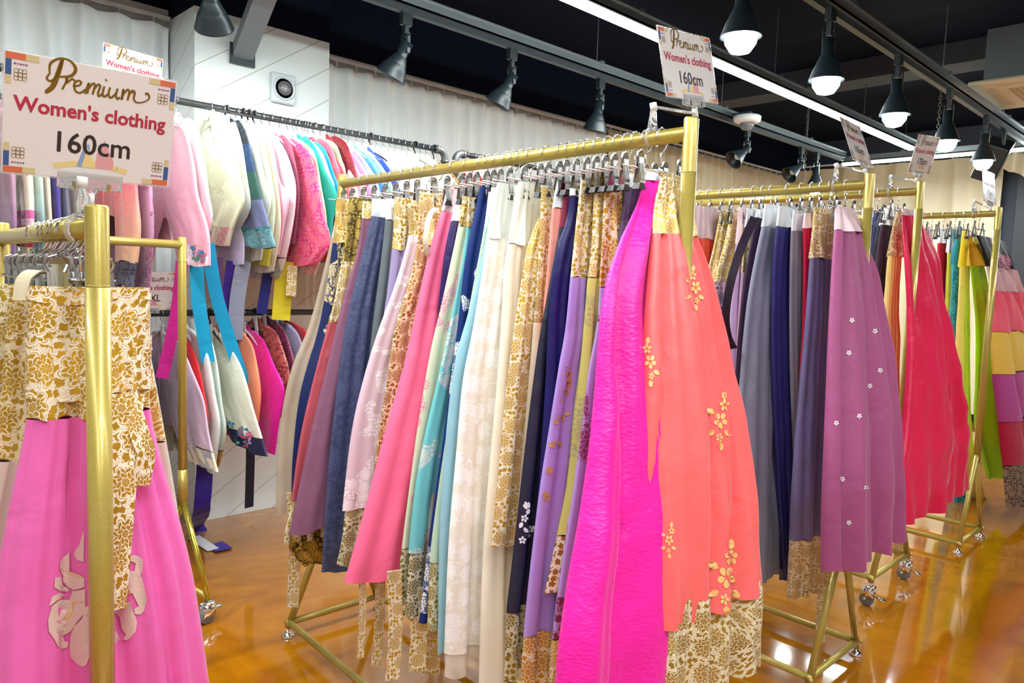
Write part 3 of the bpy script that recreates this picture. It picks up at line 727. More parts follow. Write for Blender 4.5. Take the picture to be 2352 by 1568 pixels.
IV = 'E9DCC2'
def mat_of(s):
    """'kind:hex[:hex2[:scale]]'"""
    p = s.split(':'); return fabric(p[1], p[0], p[2] if len(p) > 2 and p[2] else None, float(p[3]) if len(p) > 3 else None)
BRO = 'brocade:F0E6D0:B8962E:19'
GROUPS = {'A': 'skirts on the centre gold rack', 'B': 'skirts on the 165cm gold rack', 'C': 'skirts on the caster gold rack', 'D': 'skirts on the farthest gold rack', 'E': 'skirts on the nearest left rack', 'F': 'skirts on the cross rack at left'}
RACKN = {'A': 'centre gold rack', 'B': 'gold rack under the 165cm card', 'C': 'gold rack on casters', 'D': 'farthest gold rack', 'E': 'nearest left gold rack', 'F': 'cross rack at far left'}
RK = {'A': RA, 'B': RB, 'C': RC, 'D': RD, 'E': RE}
SK = {}
def skirt(rk, short, label, y, left, segs, right=None, hw=(.13, .25), th=(.014, .026), hemdz=0, pleats=11, amp=(.006, .018), seed=None, hang=True, rz=0, straps=(), name='hanbok_skirt', wr=1.0, bulge=0, tubes=(2.6, .016)):
    """left: traced pixel outline of the left edge top->hem (on the plane of this hanger); segs: (part, end pixel y on the left edge, material[, inset])"""
    r = RK[rk]; t = (y-r['n'][1])/(r['f'][1]-r['n'][1]); x0 = lerp(r['n'][0], r['f'][0], t)
    seed = seed if seed is not None else (sum(ord(c) for c in short) % 997)
    pa, pb = left[0][1], left[-1][1]
    def yk(py): return y-bulge*min(1, max(0, (py-pa)/(pb-pa))*1.1)**.6
    Lp = [on(px, py, 1, yk(py)) for px, py in left]
    zt, zh = Lp[0].z, Lp[-1].z
    rows = []
    if right: Rp = [on(px, py, 1, yk(py)) for px, py in right]
    for i, p in enumerate(Lp):
        k = (zt-p.z)/max(.01, zt-zh)
        tk = lerp(th[0], th[1], min(1, k*1.6))
        if right:
            z = p.z; j = 0
            while j < len(Rp)-2 and Rp[j+1].z > z: j += 1
            a, b = Rp[j], Rp[j+1]; tt = (z-a.z)/(b.z-a.z) if abs(b.z-a.z) > 1e-5 else 0
            q = a.lerp(b, max(0, min(1, tt))); rows.append((z, (p.x, p.y), (max(q.x, p.x+.05), p.y), tk))
        else:
            w = lerp(hw[0], hw[1], min(1, k*1.1)**.8)
            rows.append((p.z, (p.x, p.y), (max(x0+w, p.x+.1), p.y), tk))
    if len(rows) > 2: rows = smooth_rows(rows)
    # keep z strictly falling
    rr = [rows[0]]
    for q in rows[1:]:
        if q[0] < rr[-1][0]-1e-4: rr.append(q)
    rows = rr
    o = thing(name, label, 'skirt', (x0, y, 0), 0, GROUPS[rk]); inv = Matrix.Translation((-x0, -y, 0))
    zcur = zt; nseg = len(segs)
    for i, sg in enumerate(segs):
        part, py, ms = sg[:3]; ins = sg[3] if len(sg) > 3 else 0
        # height of that pixel row on the left edge
        best = min(range(1, len(left)), key=lambda q: 0 if left[q-1][1] <= py <= left[q][1] else 1+abs(left[q][1]-py))
        aa, bb = left[best-1], left[best]; tt = (py-aa[1])/(bb[1]-aa[1]) if bb[1] != aa[1] else 0; tt = max(0, min(1, tt))
        ze = on(lerp(aa[0], bb[0], tt), py, 1, yk(py)).z
        ze = min(ze, zcur-.02)
        lower = ins > 0
        c = cut(rows, zcur+(.05 if lower else 0), ze, ins, -.004 if lower else (.0 if i == 0 else .001))
        top = i == 0
        e = drape(part, c, mat_of(ms), o, seed=seed, pleats=pleats*(1.0), a_top=amp[0]*(.4 if part == 'waistband' else 1), a_bot=amp[1], vtop=zt,
                  m=max(4, int((c[0][0]-ze)/.035)), hemwave=.006 if i == nseg-1 else .003, wr=wr, back=.1 if bulge else .7, tubes=(tubes[0], tubes[1]*(.3 if i == 0 and part == 'waistband' else 1)))
        e.data.transform(inv)
        zcur = ze
    for nm_, pts, w, ms, wd in straps:
        e = ribbon(nm_, pts, w, mat_of(ms), o, wd); e.data.transform(inv)
    SK[(rk, short)] = (x0, y, rows)
    if hang:
        drop = r['zr']-zt-.125
        h = clip_hanger((x0, y, r['zr']-.0), 'chrome clip hanger holding the %s skirt on the %s' % (short, RACKN[rk]), 'clip hangers on the '+RACKN[rk], rz)
        if rk == 'E':
            for c in h.children:
                if c.name.startswith('clip'): c.location.x = math.copysign(.034, c.location.x); c.scale = (1.5, 1, 1)
                if c.name.startswith('crossbar'): c.scale = (.36, 1, 1)
    return o

# ---------------------------------------------------------------- centre rack, far end to near end
S = skirt
WB = 'silk:E6E9EC'; PK = 'silk:ECD3D8'
def strap(pts, w=.035, m=BRO, wd=(1, -.6, 0), nm='tie_strap'): return (nm, pts, w, m, wd)
def gold_tail(px, py0, py1, Y, w=.03, m=BRO, dx=0):
    a = on(px, py0-70, 1, Y); z = on(px+dx, py1, 1, Y); return strap([a, a.lerp(z, .5)+Vector((.008, 0, 0)), z], w, m)
S('A', 'ivory organza', 'sheer ivory-pink organza skirt at the far end of the centre rack', 2.40, [(775, 470), (758, 560), (712, 740), (668, 850), (640, 1000), (633, 1180)],
  [('waistband', 545, 'silk:E0CFC8'), ('skirt_panel', 1180, 'sheer:CDBDA8')])
S('A', 'navy blossom', 'navy skirt with gold blossom sprays under a gold brocade waistband, second from the far end', 2.34, [(772, 455), (764, 560), (735, 740), (690, 900), (672, 1050), (668, 1150), (652, 1250)],
  [('waistband', 558, 'brocade:E4D2A4:A87E1E:20'), ('skirt_panel', 1130, 'spray:0E2560:D8C69A:9'), ('hem_lining', 1250, BRO, .006)], straps=[gold_tail(672, 1200, 1395, 2.34, .04)])
S('A', 'rose blossom', 'rose pink skirt trimmed with white flowers, black and gold waistband', 2.26, [(803, 452), (792, 560), (765, 700), (725, 850), (690, 1000), (668, 1150), (648, 1250), (688, 1305)],
  [('waistband', 600, 'brocade:141A30:D0B050:22'), ('upper_panel', 740, BRO), ('skirt_panel', 1150, 'silk:C2616C'), ('hem_lining', 1252, BRO, .006), ('inner_hem', 1305, 'brocade:10131F:B89A3A:14', .02)])
S('A', 'mauve', 'dusty mauve silk skirt with a plain hem', 2.19, [(832, 462), (824, 560), (790, 680), (748, 850), (712, 1000), (664, 1226)],
  [('waistband', 500, BRO), ('skirt_panel', 1226, 'silk:93657F')], hw=(.13, .28), th=(.014, .034))
S('A', 'slate navy', 'slate navy satin skirt with white waistband beside the dusty mauve one', 2.12, [(853, 455), (852, 500), (828, 600), (795, 740), (772, 900), (752, 1100), (738, 1318)],
  [('waistband', 497, WB), ('skirt_panel', 1318, 'jacquard:454C6E:50587C:9')], hw=(.14, .24), amp=(.004, .014))
S('A', 'pewter grey', 'pewter grey skirt with white waistband, only its top showing', 2.055, [(886, 455), (885, 505), (872, 620), (850, 800), (835, 1000), (820, 1250)],
  [('waistband', 505, WB), ('skirt_panel', 1250, 'silk:6C7478')])
S('A', 'cream strapped', 'lilac skirt with gold brocade waistband and hem, behind the pale pink lace skirt', 1.99, [(905, 452), (903, 530), (900, 572), (885, 700), (850, 900), (800, 1150), (770, 1300)],
  [('waistband', 572, BRO), ('skirt_panel', 1180, 'silk:A79BC0'), ('hem_lining', 1300, 'brocade:D9D8C0:8C7B34:16', .004)])
S('A', 'pale pink lace', 'pale pink lace skirt with beaded flowers and gold hem lining', 1.93, [(932, 458), (938, 540), (905, 660), (868, 760), (832, 880), (806, 1000), (786, 1172), (775, 1290)],
  [('waistband', 540, BRO), ('skirt_panel', 1172, 'spray:DDC3CF:F4E9EE:13'), ('hem_lining', 1290, 'brocade:DAD8C0:8C7B34:16', .01)], hw=(.13, .28), th=(.014, .03))
S('A', 'gold brocade', 'ivory and bronze brocade skirt panel left of the bright pink skirt', 1.84, [(963, 440), (958, 560), (935, 660), (905, 760), (885, 900), (862, 1050), (845, 1300)],
  [('waistband', 560, BRO), ('skirt_panel', 1300, 'brocade:E8D4B4:9A6A22:19')], straps=[strap([on(1000, 478, 1, 1.8), on(985, 500, 1, 1.76), on(978, 560, 1, 1.76), on(990, 600, 1, 1.78)], .016, 'silk:EFE6D2', nm='strap_loop')])
S('A', 'bright pink', 'bright pink skirt flaring to a wide hem, near the middle of the centre rack', 1.77, [(1026, 432), (1014, 482), (985, 580), (958, 700), (930, 830), (888, 980), (848, 1130), (790, 1342)],
  [('waistband', 486, PK), ('skirt_panel', 1342, 'satin:F97BA2')], hw=(.13, .24), th=(.014, .05), pleats=7, straps=[gold_tail(828, 1345, 1510, 1.77, .02), gold_tail(872, 1345, 1528, 1.77, .03, dx=-8)])
S('A', 'deep purple', 'deep purple skirt squeezed behind the bright pink one', 1.70, [(1045, 470), (1035, 510), (1018, 600), (1005, 740), (1000, 860), (975, 1050), (960, 1300)],
  [('waistband', 508, WB), ('skirt_panel', 1300, 'satin:35206A')])
S('A', 'cream blossom', 'cream skirt with pink embroidered twigs and gold hem, right of the bright pink one', 1.665, [(1062, 450), (1052, 520), (1018, 680), (990, 800), (962, 960), (940, 1120), (920, 1280), (912, 1395)],
  [('waistband', 520, BRO), ('skirt_panel', 1260, 'spray:D6D6BE:D88AA0:14'), ('hem_lining', 1395, 'brocade:DAD8C0:8C7B34:16')], straps=[gold_tail(905, 1380, 1562, 1.66, .04, dx=-4)])
S('A', 'turquoise', 'turquoise skirt with pearly flower embroidery and gold hem', 1.63, [(1075, 452), (1068, 560), (1042, 700), (1010, 850), (975, 1000), (952, 1130), (938, 1270), (926, 1418)],
  [('waistband', 520, BRO), ('skirt_panel', 1270, 'spray:7FC8CE:D9D4D0:12'), ('hem_lining', 1418, 'brocade:DAD8C0:7C6B2A:17', .004)], th=(.012, .024), straps=[gold_tail(958, 1420, 1540, 1.62, .05), gold_tail(990, 1430, 1546, 1.62, .05)])
S('A', 'navy flower', 'deep navy skirt with silver flower embroidery down its length', 1.585, [(1102, 428), (1088, 500), (1068, 600), (1052, 740), (1038, 850), (1016, 1020), (990, 1200), (962, 1428)],
  [('skirt_panel', 1428, 'spray:12377E:E2E4EE:9')])
S('A', 'mint organza', 'pale mint skirt with gold hem lining, next to the silver-flowered navy one', 1.555, [(1122, 440), (1112, 520), (1088, 650), (1060, 800), (1028, 980), (1003, 1150), (985, 1300), (978, 1447)],
  [('waistband', 520, WB), ('skirt_panel', 1290, 'silk:BFD2BE'), ('hem_lining', 1447, 'brocade:DAD8C0:9C8A34:16', .004)])
S('A', 'sky blue', 'sky blue silk skirt under the ivory lace skirt', 1.525, [(1128, 430), (1120, 520), (1100, 620), (1075, 720), (1045, 830), (1026, 980), (1010, 1200), (1005, 1500)],
  [('waistband', 500, WB), ('skirt_panel', 1500, 'silk:A3CCDA')], th=(.012, .022))
S('A', 'ivory lace', 'long ivory lace skirt with trailing embroidered twigs, widest pale skirt', 1.485, [(1142, 418), (1122, 520), (1105, 640), (1085, 760), (1062, 880), (1048, 1040), (1030, 1250), (1018, 1555)],
  [('waistband', 545, 'silk:EEF0E8'), ('skirt_panel', 1500, 'lace:FCF6EA:FFFFFF:16'), ('hem_lining', 1555, 'sheer:F4ECE0', .004)], hw=(.12, .20), th=(.012, .036), amp=(.003, .014))
S('A', 'cream organza', 'cream organza skirt with vertical folds right of the ivory lace skirt', 1.425, [(1190, 416), (1172, 520), (1158, 620), (1150, 760), (1140, 900), (1122, 1100), (1108, 1300), (1100, 1580)],
  [('waistband', 560, 'silk:F0F0E6'), ('skirt_panel', 1580, 'silk:F8F0E0')], hw=(.12, .20), th=(.012, .03), amp=(.003, .014))
S('A', 'ivory gold brocade', 'ivory and gold brocade overskirt with pointed top corner, hem above the others', 1.365, [(1238, 500), (1214, 555), (1198, 640), (1180, 760), (1162, 900), (1145, 1080), (1128, 1258)],
  [('skirt_panel', 1258, 'brocade:F2E8D4:C49A2A:20')], hw=(.08, .16), th=(.008, .03))
S('A', 'gold waisted', 'narrow gold brocade waistband over a cream skirt beside the peach one', 1.335, [(1243, 425), (1238, 560), (1225, 740), (1212, 900), (1190, 1150), (1160, 1540)],
  [('waistband', 740, BRO), ('skirt_panel', 1540, 'silk:E6D9C4')])
S('A', 'peach', 'peach pink skirt with tall white waistband and fine pleats', 1.295, [(1283, 400), (1268, 478), (1258, 600), (1246, 740), (1240, 860), (1225, 1100), (1205, 1350)],
  [('waistband', 478, WB), ('skirt_panel', 1350, 'silk:F0A79C')], amp=(.005, .01))
S('A', 'black navy', 'black-navy satin skirt with silver flower cluster and gold hem', 1.27, [(1298, 420), (1285, 520), (1262, 650), (1238, 780), (1215, 950), (1195, 1120), (1175, 1300), (1163, 1405), (1155, 1560)],
  [('waistband', 520, 'silk:8A1F48'), ('skirt_panel', 1405, 'satin:26283F'), ('hem_lining', 1560, 'brocade:D6D2BA:8C7420:16', .003)], hw=(.12, .22))
S('A', 'royal navy', 'royal navy satin skirt with tone-on-tone flowers', 1.235, [(1309, 432), (1303, 500), (1285, 550), (1268, 640), (1258, 760), (1252, 900), (1240, 1080), (1222, 1300), (1215, 1500)],
  [('waistband', 445, WB), ('skirt_panel', 1500, 'jacquard:27236F:1C1858:8')], hw=(.12, .2))
S('A', 'lilac twig', 'lilac satin skirt with gold embroidered branches and gold hem lining', 1.20, [(1334, 412), (1322, 520), (1310, 636), (1298, 760), (1282, 850), (1262, 980), (1240, 1120), (1218, 1300), (1202, 1462), (1195, 1600)],
  [('waistband', 636, BRO), ('skirt_panel', 1462, 'satin:B79BDC'), ('hem_lining', 1600, 'brocade:EADFC4:B8861E:13')], hw=(.11, .18), th=(.012, .026), amp=(.003, .012))
S('A', 'lime silk', 'pale lime skirt with small grey flower print below a gold waistband', 1.17, [(1366, 425), (1358, 560), (1350, 640), (1340, 760), (1330, 860), (1316, 960), (1300, 1120), (1250, 1365)],
  [('waistband', 638, BRO), ('skirt_panel', 1230, 'spray:D4D27E:A8A878:12'), ('hem_lining', 1365, 'brocade:E8DCC8:9A6A2A:13')], hw=(.11, .18))
S('A', 'lavender blossom', 'lavender skirt with dark and coral embroidered blossoms near the magenta one', 1.14, [(1392, 380), (1384, 520), (1378, 640), (1372, 740), (1352, 850), (1336, 980), (1318, 1120), (1290, 1300), (1268, 1470), (1260, 1600)],
  [('waistband', 660, 'brocade:EEE2C8:C0902A:13'), ('skirt_panel', 1470, 'spray:BCA2E0:8A3A5A:6'), ('hem_lining', 1600, BRO)], hw=(.11, .18), th=(.012, .026))
S('A', 'plum waisted', 'dark plum skirt with white waistband between the lavender and magenta skirts', 1.112, [(1438, 400), (1436, 440), (1425, 520), (1410, 640), (1395, 800), (1380, 1000), (1350, 1400)],
  [('waistband', 428, WB), ('skirt_panel', 1400, 'jacquard:5A4A70:6A5A80:12')], hw=(.11, .16))
S('A', 'magenta', 'brilliant magenta silk skirt with woven pattern, largest on the centre rack', 1.08, [(1486, 388), (1462, 470), (1420, 560), (1388, 660), (1374, 780), (1362, 930), (1348, 1060), (1325, 1210), (1300, 1350), (1278, 1520), (1268, 1680)],
  [('waistband', 412, WB), ('skirt_panel', 1680, 'damask:F426B0')], hw=(.02, .10), th=(.010, .04), amp=(.004, .018), pleats=5, wr=2, bulge=.16, tubes=(2.0, .07))
S('A', 'coral', 'coral satin skirt with gold flower appliques and gold brocade waistband, nearest on centre rack', 1.035, [(1520, 398), (1502, 470), (1497, 540), (1490, 600), (1480, 720), (1472, 900), (1466, 1100), (1463, 1400), (1462, 1480), (1460, 1640)],
  [('waistband', 535, 'brocade:F0E4CC:C69A3A:22'), ('skirt_panel', 1440, 'satin:FA7C7C'), ('hem_lining', 1640, 'brocade:EDE2C4:A8882E:16', .006)],
  right=[(1562, 402), (1572, 520), (1602, 600), (1636, 740), (1662, 900), (1682, 1080), (1695, 1300), (1700, 1420), (1708, 1560)], th=(.012, .05), amp=(.004, .02), pleats=9, bulge=.15, wr=1.4, tubes=(3.2, .09))
# ---------------------------------------------------------------- 165cm rack
S('B', 'red coral', 'red coral pleated skirt with pale pink waistband and black clip behind the centre rack post', 1.60, [(1588, 470), (1585, 545), (1583, 700), (1588, 900), (1600, 1150), (1620, 1300)],
  [('waistband', 545, PK), ('skirt_panel', 1300, 'silk:F4694F')], hw=(.13, .18), amp=(.006, .01), pleats=12)
S('B', 'maroon', 'maroon skirt with folded gold brocade waistband, next to the red coral one', 1.55, [(1655, 482), (1640, 560), (1625, 625), (1620, 655), (1628, 800), (1660, 1100)],
  [('waistband', 652, BRO), ('skirt_panel', 1100, 'silk:701C38')])
S('B', 'blush blossom', 'blush pink skirt with dark branch print below a knotted gold waistband', 1.51, [(1678, 482), (1668, 540), (1652, 600), (1643, 646), (1640, 760), (1645, 900), (1655, 1100), (1690, 1400)],
  [('waistband', 646, BRO), ('skirt_panel', 1400, 'spray:DDBCC9:54506A:8')])
S('B', 'pale lilac', 'pale lilac skirt with pink waistband, mostly hidden behind plum straps', 1.46, [(1696, 475), (1690, 560), (1680, 680), (1670, 850), (1672, 1000), (1690, 1300)],
  [('waistband', 560, PK), ('skirt_panel', 1300, 'silk:CDB4D8')])
S('B', 'brocade strip', 'white-waisted skirt with a hanging gold brocade strip', 1.42, [(1716, 478), (1712, 520), (1706, 600), (1698, 700), (1690, 900), (1700, 1200)],
  [('waistband', 520, WB), ('upper_panel', 625, BRO), ('skirt_panel', 1200, 'silk:C9A8C0')])
S('B', 'dark plum', 'very dark plum skirt with a long looping shoulder strap', 1.385, [(1738, 480), (1728, 540), (1712, 620), (1700, 720), (1690, 850), (1684, 1000), (1690, 1240)],
  [('waistband', 500, WB), ('skirt_panel', 1240, 'silk:3E2342')], straps=[strap([on(1733, 500, 1, 1.3), on(1706, 560, 1, 1.28), on(1680, 640, 1, 1.27), on(1667, 720, 1, 1.28), on(1670, 770, 1, 1.3), on(1684, 800, 1, 1.35)], .03, 'silk:2C1830', nm='shoulder_strap')])
S('B', 'pearl grey', 'pearl grey silk skirt with white waistband, broad plain front', 1.32, [(1756, 468), (1750, 520), (1735, 590), (1716, 700), (1702, 850), (1692, 1050), (1688, 1345)],
  [('waistband', 520, WB), ('skirt_panel', 1345, 'silk:8E90A4')], hw=(.13, .36), th=(.014, .04), pleats=9, tubes=(2.2, .03))
S('B', 'indigo', 'indigo silk skirt with white waistband beside the pearl grey one', 1.265, [(1788, 472), (1783, 520), (1776, 600), (1772, 760), (1776, 950), (1788, 1150), (1800, 1335)],
  [('waistband', 520, WB), ('skirt_panel', 1335, 'satin:3C3B82')], hw=(.13, .2))
S('B', 'warm grey', 'warm grey skirt with white waistband right of the indigo one', 1.225, [(1822, 482), (1817, 530), (1814, 640), (1814, 800), (1820, 1000), (1830, 1250)],
  [('waistband', 528, WB), ('skirt_panel', 1250, 'silk:8D8A97')])
S('B', 'crimson', 'narrow crimson skirt with pale pink waistband', 1.19, [(1848, 488), (1845, 522), (1846, 640), (1844, 760), (1838, 900), (1842, 1150)],
  [('waistband', 522, PK), ('skirt_panel', 1150, 'silk:CC0C50')])
S('B', 'dusty violet', 'dusty violet skirt with grey lace embroidery, wide gold waistband and gold hem', 1.155, [(1870, 475), (1866, 540), (1862, 590), (1852, 740), (1840, 880), (1828, 1050), (1820, 1240), (1814, 1372)],
  [('waistband', 592, BRO), ('skirt_panel', 1240, 'spray:847DA8:6A6A80:12'), ('hem_lining', 1372, 'brocade:EADFC4:B08A3A:18')], hw=(.13, .22), th=(.014, .035), straps=[gold_tail(1893, 1370, 1530, 1.15, .05, dx=-14)])
S('B', 'orchid', 'orchid purple linen skirt with tiny white blossoms, nearest on the 165cm rack', 1.10, [(1918, 472), (1915, 535), (1908, 640), (1900, 800), (1893, 980), (1886, 1150), (1884, 1312)],
  [('waistband', 528, PK), ('skirt_panel', 1312, 'linen:B0608F')], right=[(1962, 478), (1972, 530), (1995, 600), (2018, 720), (2030, 880), (2036, 1080), (2040, 1245)], th=(.014, .05), amp=(.004, .02), pleats=9, bulge=.17, tubes=(3.4, .085))
# lower bits showing between the centre rack and the pearl grey skirt
S('B', 'bright violet', 'sliver of bright violet skirt low between the coral and pearl grey skirts', 1.66, [(1600, 480), (1600, 560), (1640, 800), (1680, 1100), (1700, 1368)], [('waistband', 560, WB), ('skirt_panel', 1368, 'satin:7A62E0')], hw=(.1, .14))
S('B', 'slate blue', 'slate blue skirt hem showing lowest behind the coral skirt', 1.70, [(1595, 480), (1595, 560), (1640, 900), (1690, 1250), (1700, 1462)], [('waistband', 560, WB), ('skirt_panel', 1462, 'jacquard:565A7C:6A6C8C:10')], hw=(.1, .16))
# ---------------------------------------------------------------- caster rack
for i, (sh, lb, y, l, c, wbc, wy) in enumerate([
    ('periwinkle', 'periwinkle skirt with hanging folds just right of the 165cm rack post', 1.62, [(1992, 480), (1986, 520), (1984, 640), (1990, 800)], 'satin:6A6AB8', 'silk:8A8AD0', 520),
    ('midnight blue', 'midnight blue skirt behind the dark plum pleats', 1.55, [(2014, 480), (2004, 560), (1996, 700), (2000, 900)], 'silk:2C2E60', 'silk:34366C', 520),
    ('blue black', 'blue-black skirt with straight dark top', 1.48, [(2028, 472), (2014, 540), (2004, 620), (2000, 740), (2005, 900)], 'silk:1B1F34', 'silk:1B1F34', 520),
    ('aubergine', 'aubergine skirt with white waistband on the caster rack', 1.41, [(2040, 472), (2026, 515), (2014, 600), (2006, 700), (2008, 900), (2020, 1000)], 'silk:45283F', WB, 516)]):
    S('C', sh, lb, y, l, [('waistband', wy, wbc), ('skirt_panel', l[-1][1], c)])
S('C', 'soft yellow', 'soft yellow skirt with frayed gold waistband left of the hot red-pink one', 1.33, [(2064, 478), (2052, 520), (2046, 580), (2036, 700), (2030, 850), (2028, 1000), (2040, 1170)],
  [('waistband', 588, 'brocade:EEDFA8:9A5A3A:24'), ('skirt_panel', 1170, 'silk:EBD488')], hw=(.13, .2), th=(.014, .04))
S('C', 'hot red pink', 'hot red-pink silk skirt with deep crumpled folds, nearest on the caster rack', 1.24, [(2070, 478), (2074, 560), (2082, 700), (2080, 850), (2070, 1000), (2056, 1100), (2046, 1200)],
  [('waistband', 492, PK), ('skirt_panel', 1200, 'satin:E8005E')], right=[(2098, 480), (2120, 510), (2148, 600), (2160, 720), (2172, 840), (2195, 950), (2205, 1060), (2202, 1210)], th=(.014, .05), amp=(.005, .03), pleats=7, bulge=.16, wr=3, tubes=(2.7, .10),
  straps=[gold_tail(2062, 1190, 1300, 1.3, .05)])
# ---------------------------------------------------------------- farthest rack
S('D', 'pale rose', 'pale rose skirt with black clip, farthest on the last rack', 1.70, [(2128, 520), (2124, 600), (2124, 800), (2130, 1000)], [('waistband', 600, PK), ('skirt_panel', 1000, 'silk:E8C4CC')])
S('D', 'cherry red', 'cherry red skirt with white waistband on the last rack', 1.52, [(2162, 522), (2158, 560), (2155, 640), (2150, 800), (2160, 1000)], [('waistband', 558, WB), ('skirt_panel', 1000, 'silk:C4063C')], hw=(.13, .2), th=(.014, .04))
S('D', 'chartreuse', 'chartreuse yellow skirt between the cherry red and teal ones', 1.46, [(2182, 522), (2180, 580), (2176, 700), (2168, 850), (2172, 1050)], [('waistband', 580, WB), ('skirt_panel', 1050, 'silk:D8D850')])
S('D', 'teal', 'teal skirt with woven leaf pattern on the last rack', 1.41, [(2200, 520), (2194, 560), (2190, 606), (2186, 740), (2180, 900), (2188, 1160)], [('waistband', 606, 'satin:1D98A8'), ('skirt_panel', 1160, 'jacquard:1A8AA6:54BCCC:7')], th=(.014, .03))
S('D', 'butter yellow', 'butter yellow skirt with sheer overlay on the last rack', 1.35, [(2212, 528), (2210, 560), (2208, 612), (2204, 740), (2200, 900), (2206, 1050), (2230, 1142)], [('waistband', 612, 'satin:F8D840'), ('skirt_panel', 1142, 'satin:F8DC88')], hw=(.13, .32), th=(.014, .05))
S('D', 'dove grey', 'dove grey skirt with white waistband beside the rainbow tiered skirt', 1.29, [(2230, 532), (2234, 572), (2240, 640), (2248, 720), (2256, 850)], [('waistband', 568, WB), ('skirt_panel', 850, 'silk:A09AA8')], hw=(.12, .2))
S('D', 'lime green', 'vivid lime green organza skirt draped low beside the rainbow one', 1.245, [(2222, 540), (2228, 610), (2240, 740), (2240, 860), (2238, 980), (2268, 1098)], [('waistband', 610, 'satin:F8D840'), ('skirt_panel', 1098, 'satin:B6FF22')],
  right=[(2240, 540), (2252, 612), (2266, 720), (2290, 800), (2292, 870), (2302, 980), (2300, 1098)], th=(.012, .07), amp=(.004, .04), bulge=.04, pleats=4, wr=2)
S('D', 'rainbow tiered', 'tiered skirt of pink, coral, yellow, orchid and crimson bands under a black floral top', 1.17, [(2242, 540), (2262, 600), (2278, 700), (2274, 760), (2278, 860), (2290, 960), (2302, 1070), (2310, 1168)],
  [('waistband', 612, 'spray:17131A:E08AA8:9'), ('ruffle', 668, 'sheer:F0C8CC'), ('coral_tier', 762, 'silk:F46A80'), ('yellow_tier', 860, 'silk:F0CC60'), ('orchid_tier', 970, 'silk:C050A0'), ('crimson_tier', 1070, 'silk:C00A54'), ('hem_band', 1168, 'brocade:1A1630:A8A098:14')],
  right=[(2302, 515), (2322, 600), (2345, 680), (2372, 762), (2388, 860), (2395, 960), (2402, 1070), (2405, 1168)], th=(.02, .06), amp=(.003, .012), pleats=6, bulge=.14, tubes=(3, .05))
# ---------------------------------------------------------------- nearest left rack
S('E', 'candy pink', 'candy pink skirt with silver-gold peony embroidery and wide gold brocade waistband, nearest of all', 1.365, [(66, 656), (62, 760), (60, 960), (28, 1120), (-5, 1300), (-30, 1500), (-60, 1880)],
  [('waistband', 962, 'brocade:FAEEDA:CC9A2A:14'), ('skirt_panel', 1880, 'satin:F27AC0')], right=[(343, 650), (345, 760), (343, 925), (372, 1060), (410, 1180), (445, 1330), (468, 1460), (492, 1650), (515, 1880)], th=(.014, .04), amp=(.003, .014), tubes=(4.2, .034), pleats=9, hemdz=0)
for i, (sh, lb, y, l, segs) in enumerate([
    ('ivory scroll', 'ivory gold-scroll brocade skirt just behind the candy pink one', 1.43, [(20, 660), (10, 800), (-10, 1000), (-60, 1300), (-80, 1600)], [('waistband', 1060, 'brocade:EEDDB8:B89028:16'), ('skirt_panel', 1600, 'silk:D9C4B8')]),
    ('cream ruched', 'cream brocade skirt with looped beige strap at the left edge', 1.50, [(-6, 655), (-20, 800), (-50, 1000), (-90, 1300)], [('waistband', 900, BRO), ('skirt_panel', 1300, 'silk:D8CABC')]),
    ('beige satin', 'beige satin skirt mostly outside the left edge', 1.58, [(-60, 650), (-80, 900), (-120, 1200)], [('waistband', 800, BRO), ('skirt_panel', 1200, 'silk:CDBEAA')]),
    ('bronze brocade', 'bronze brocade skirt farthest back on the nearest left rack', 1.68, [(-90, 650), (-110, 900), (-140, 1200)], [('waistband', 900, BRO), ('skirt_panel', 1200, 'silk:BDA888')])]):
    S('E', sh, lb, y, l, segs, hw=(.10, .2), straps=[] if i else [strap([on(45, 690, 1, 1.37), on(55, 640, 1, 1.38), on(85, 622, 1, 1.39), on(100, 640, 1, 1.41), on(90, 680, 1, 1.43)], .02, 'silk:CFC2A4', nm='strap_loop')])
for i in range(9):   # more hangers crowd the same rail
    h = clip_hanger((RE['n'][0]+.004*i-.03, 1.40+.05*i+(.012 if i % 2 else 0), RE['zr']), 'chrome clip hanger with bare clips crowded on the nearest left rack', 'crowded hangers on the nearest left rack')
    h.location.x += .03
    for c in h.children:
        if c.name.startswith('clip'): c.location.x = math.copysign(.045, c.location.x)
        if c.name.startswith('crossbar'): c.scale = (.42, 1, 1)

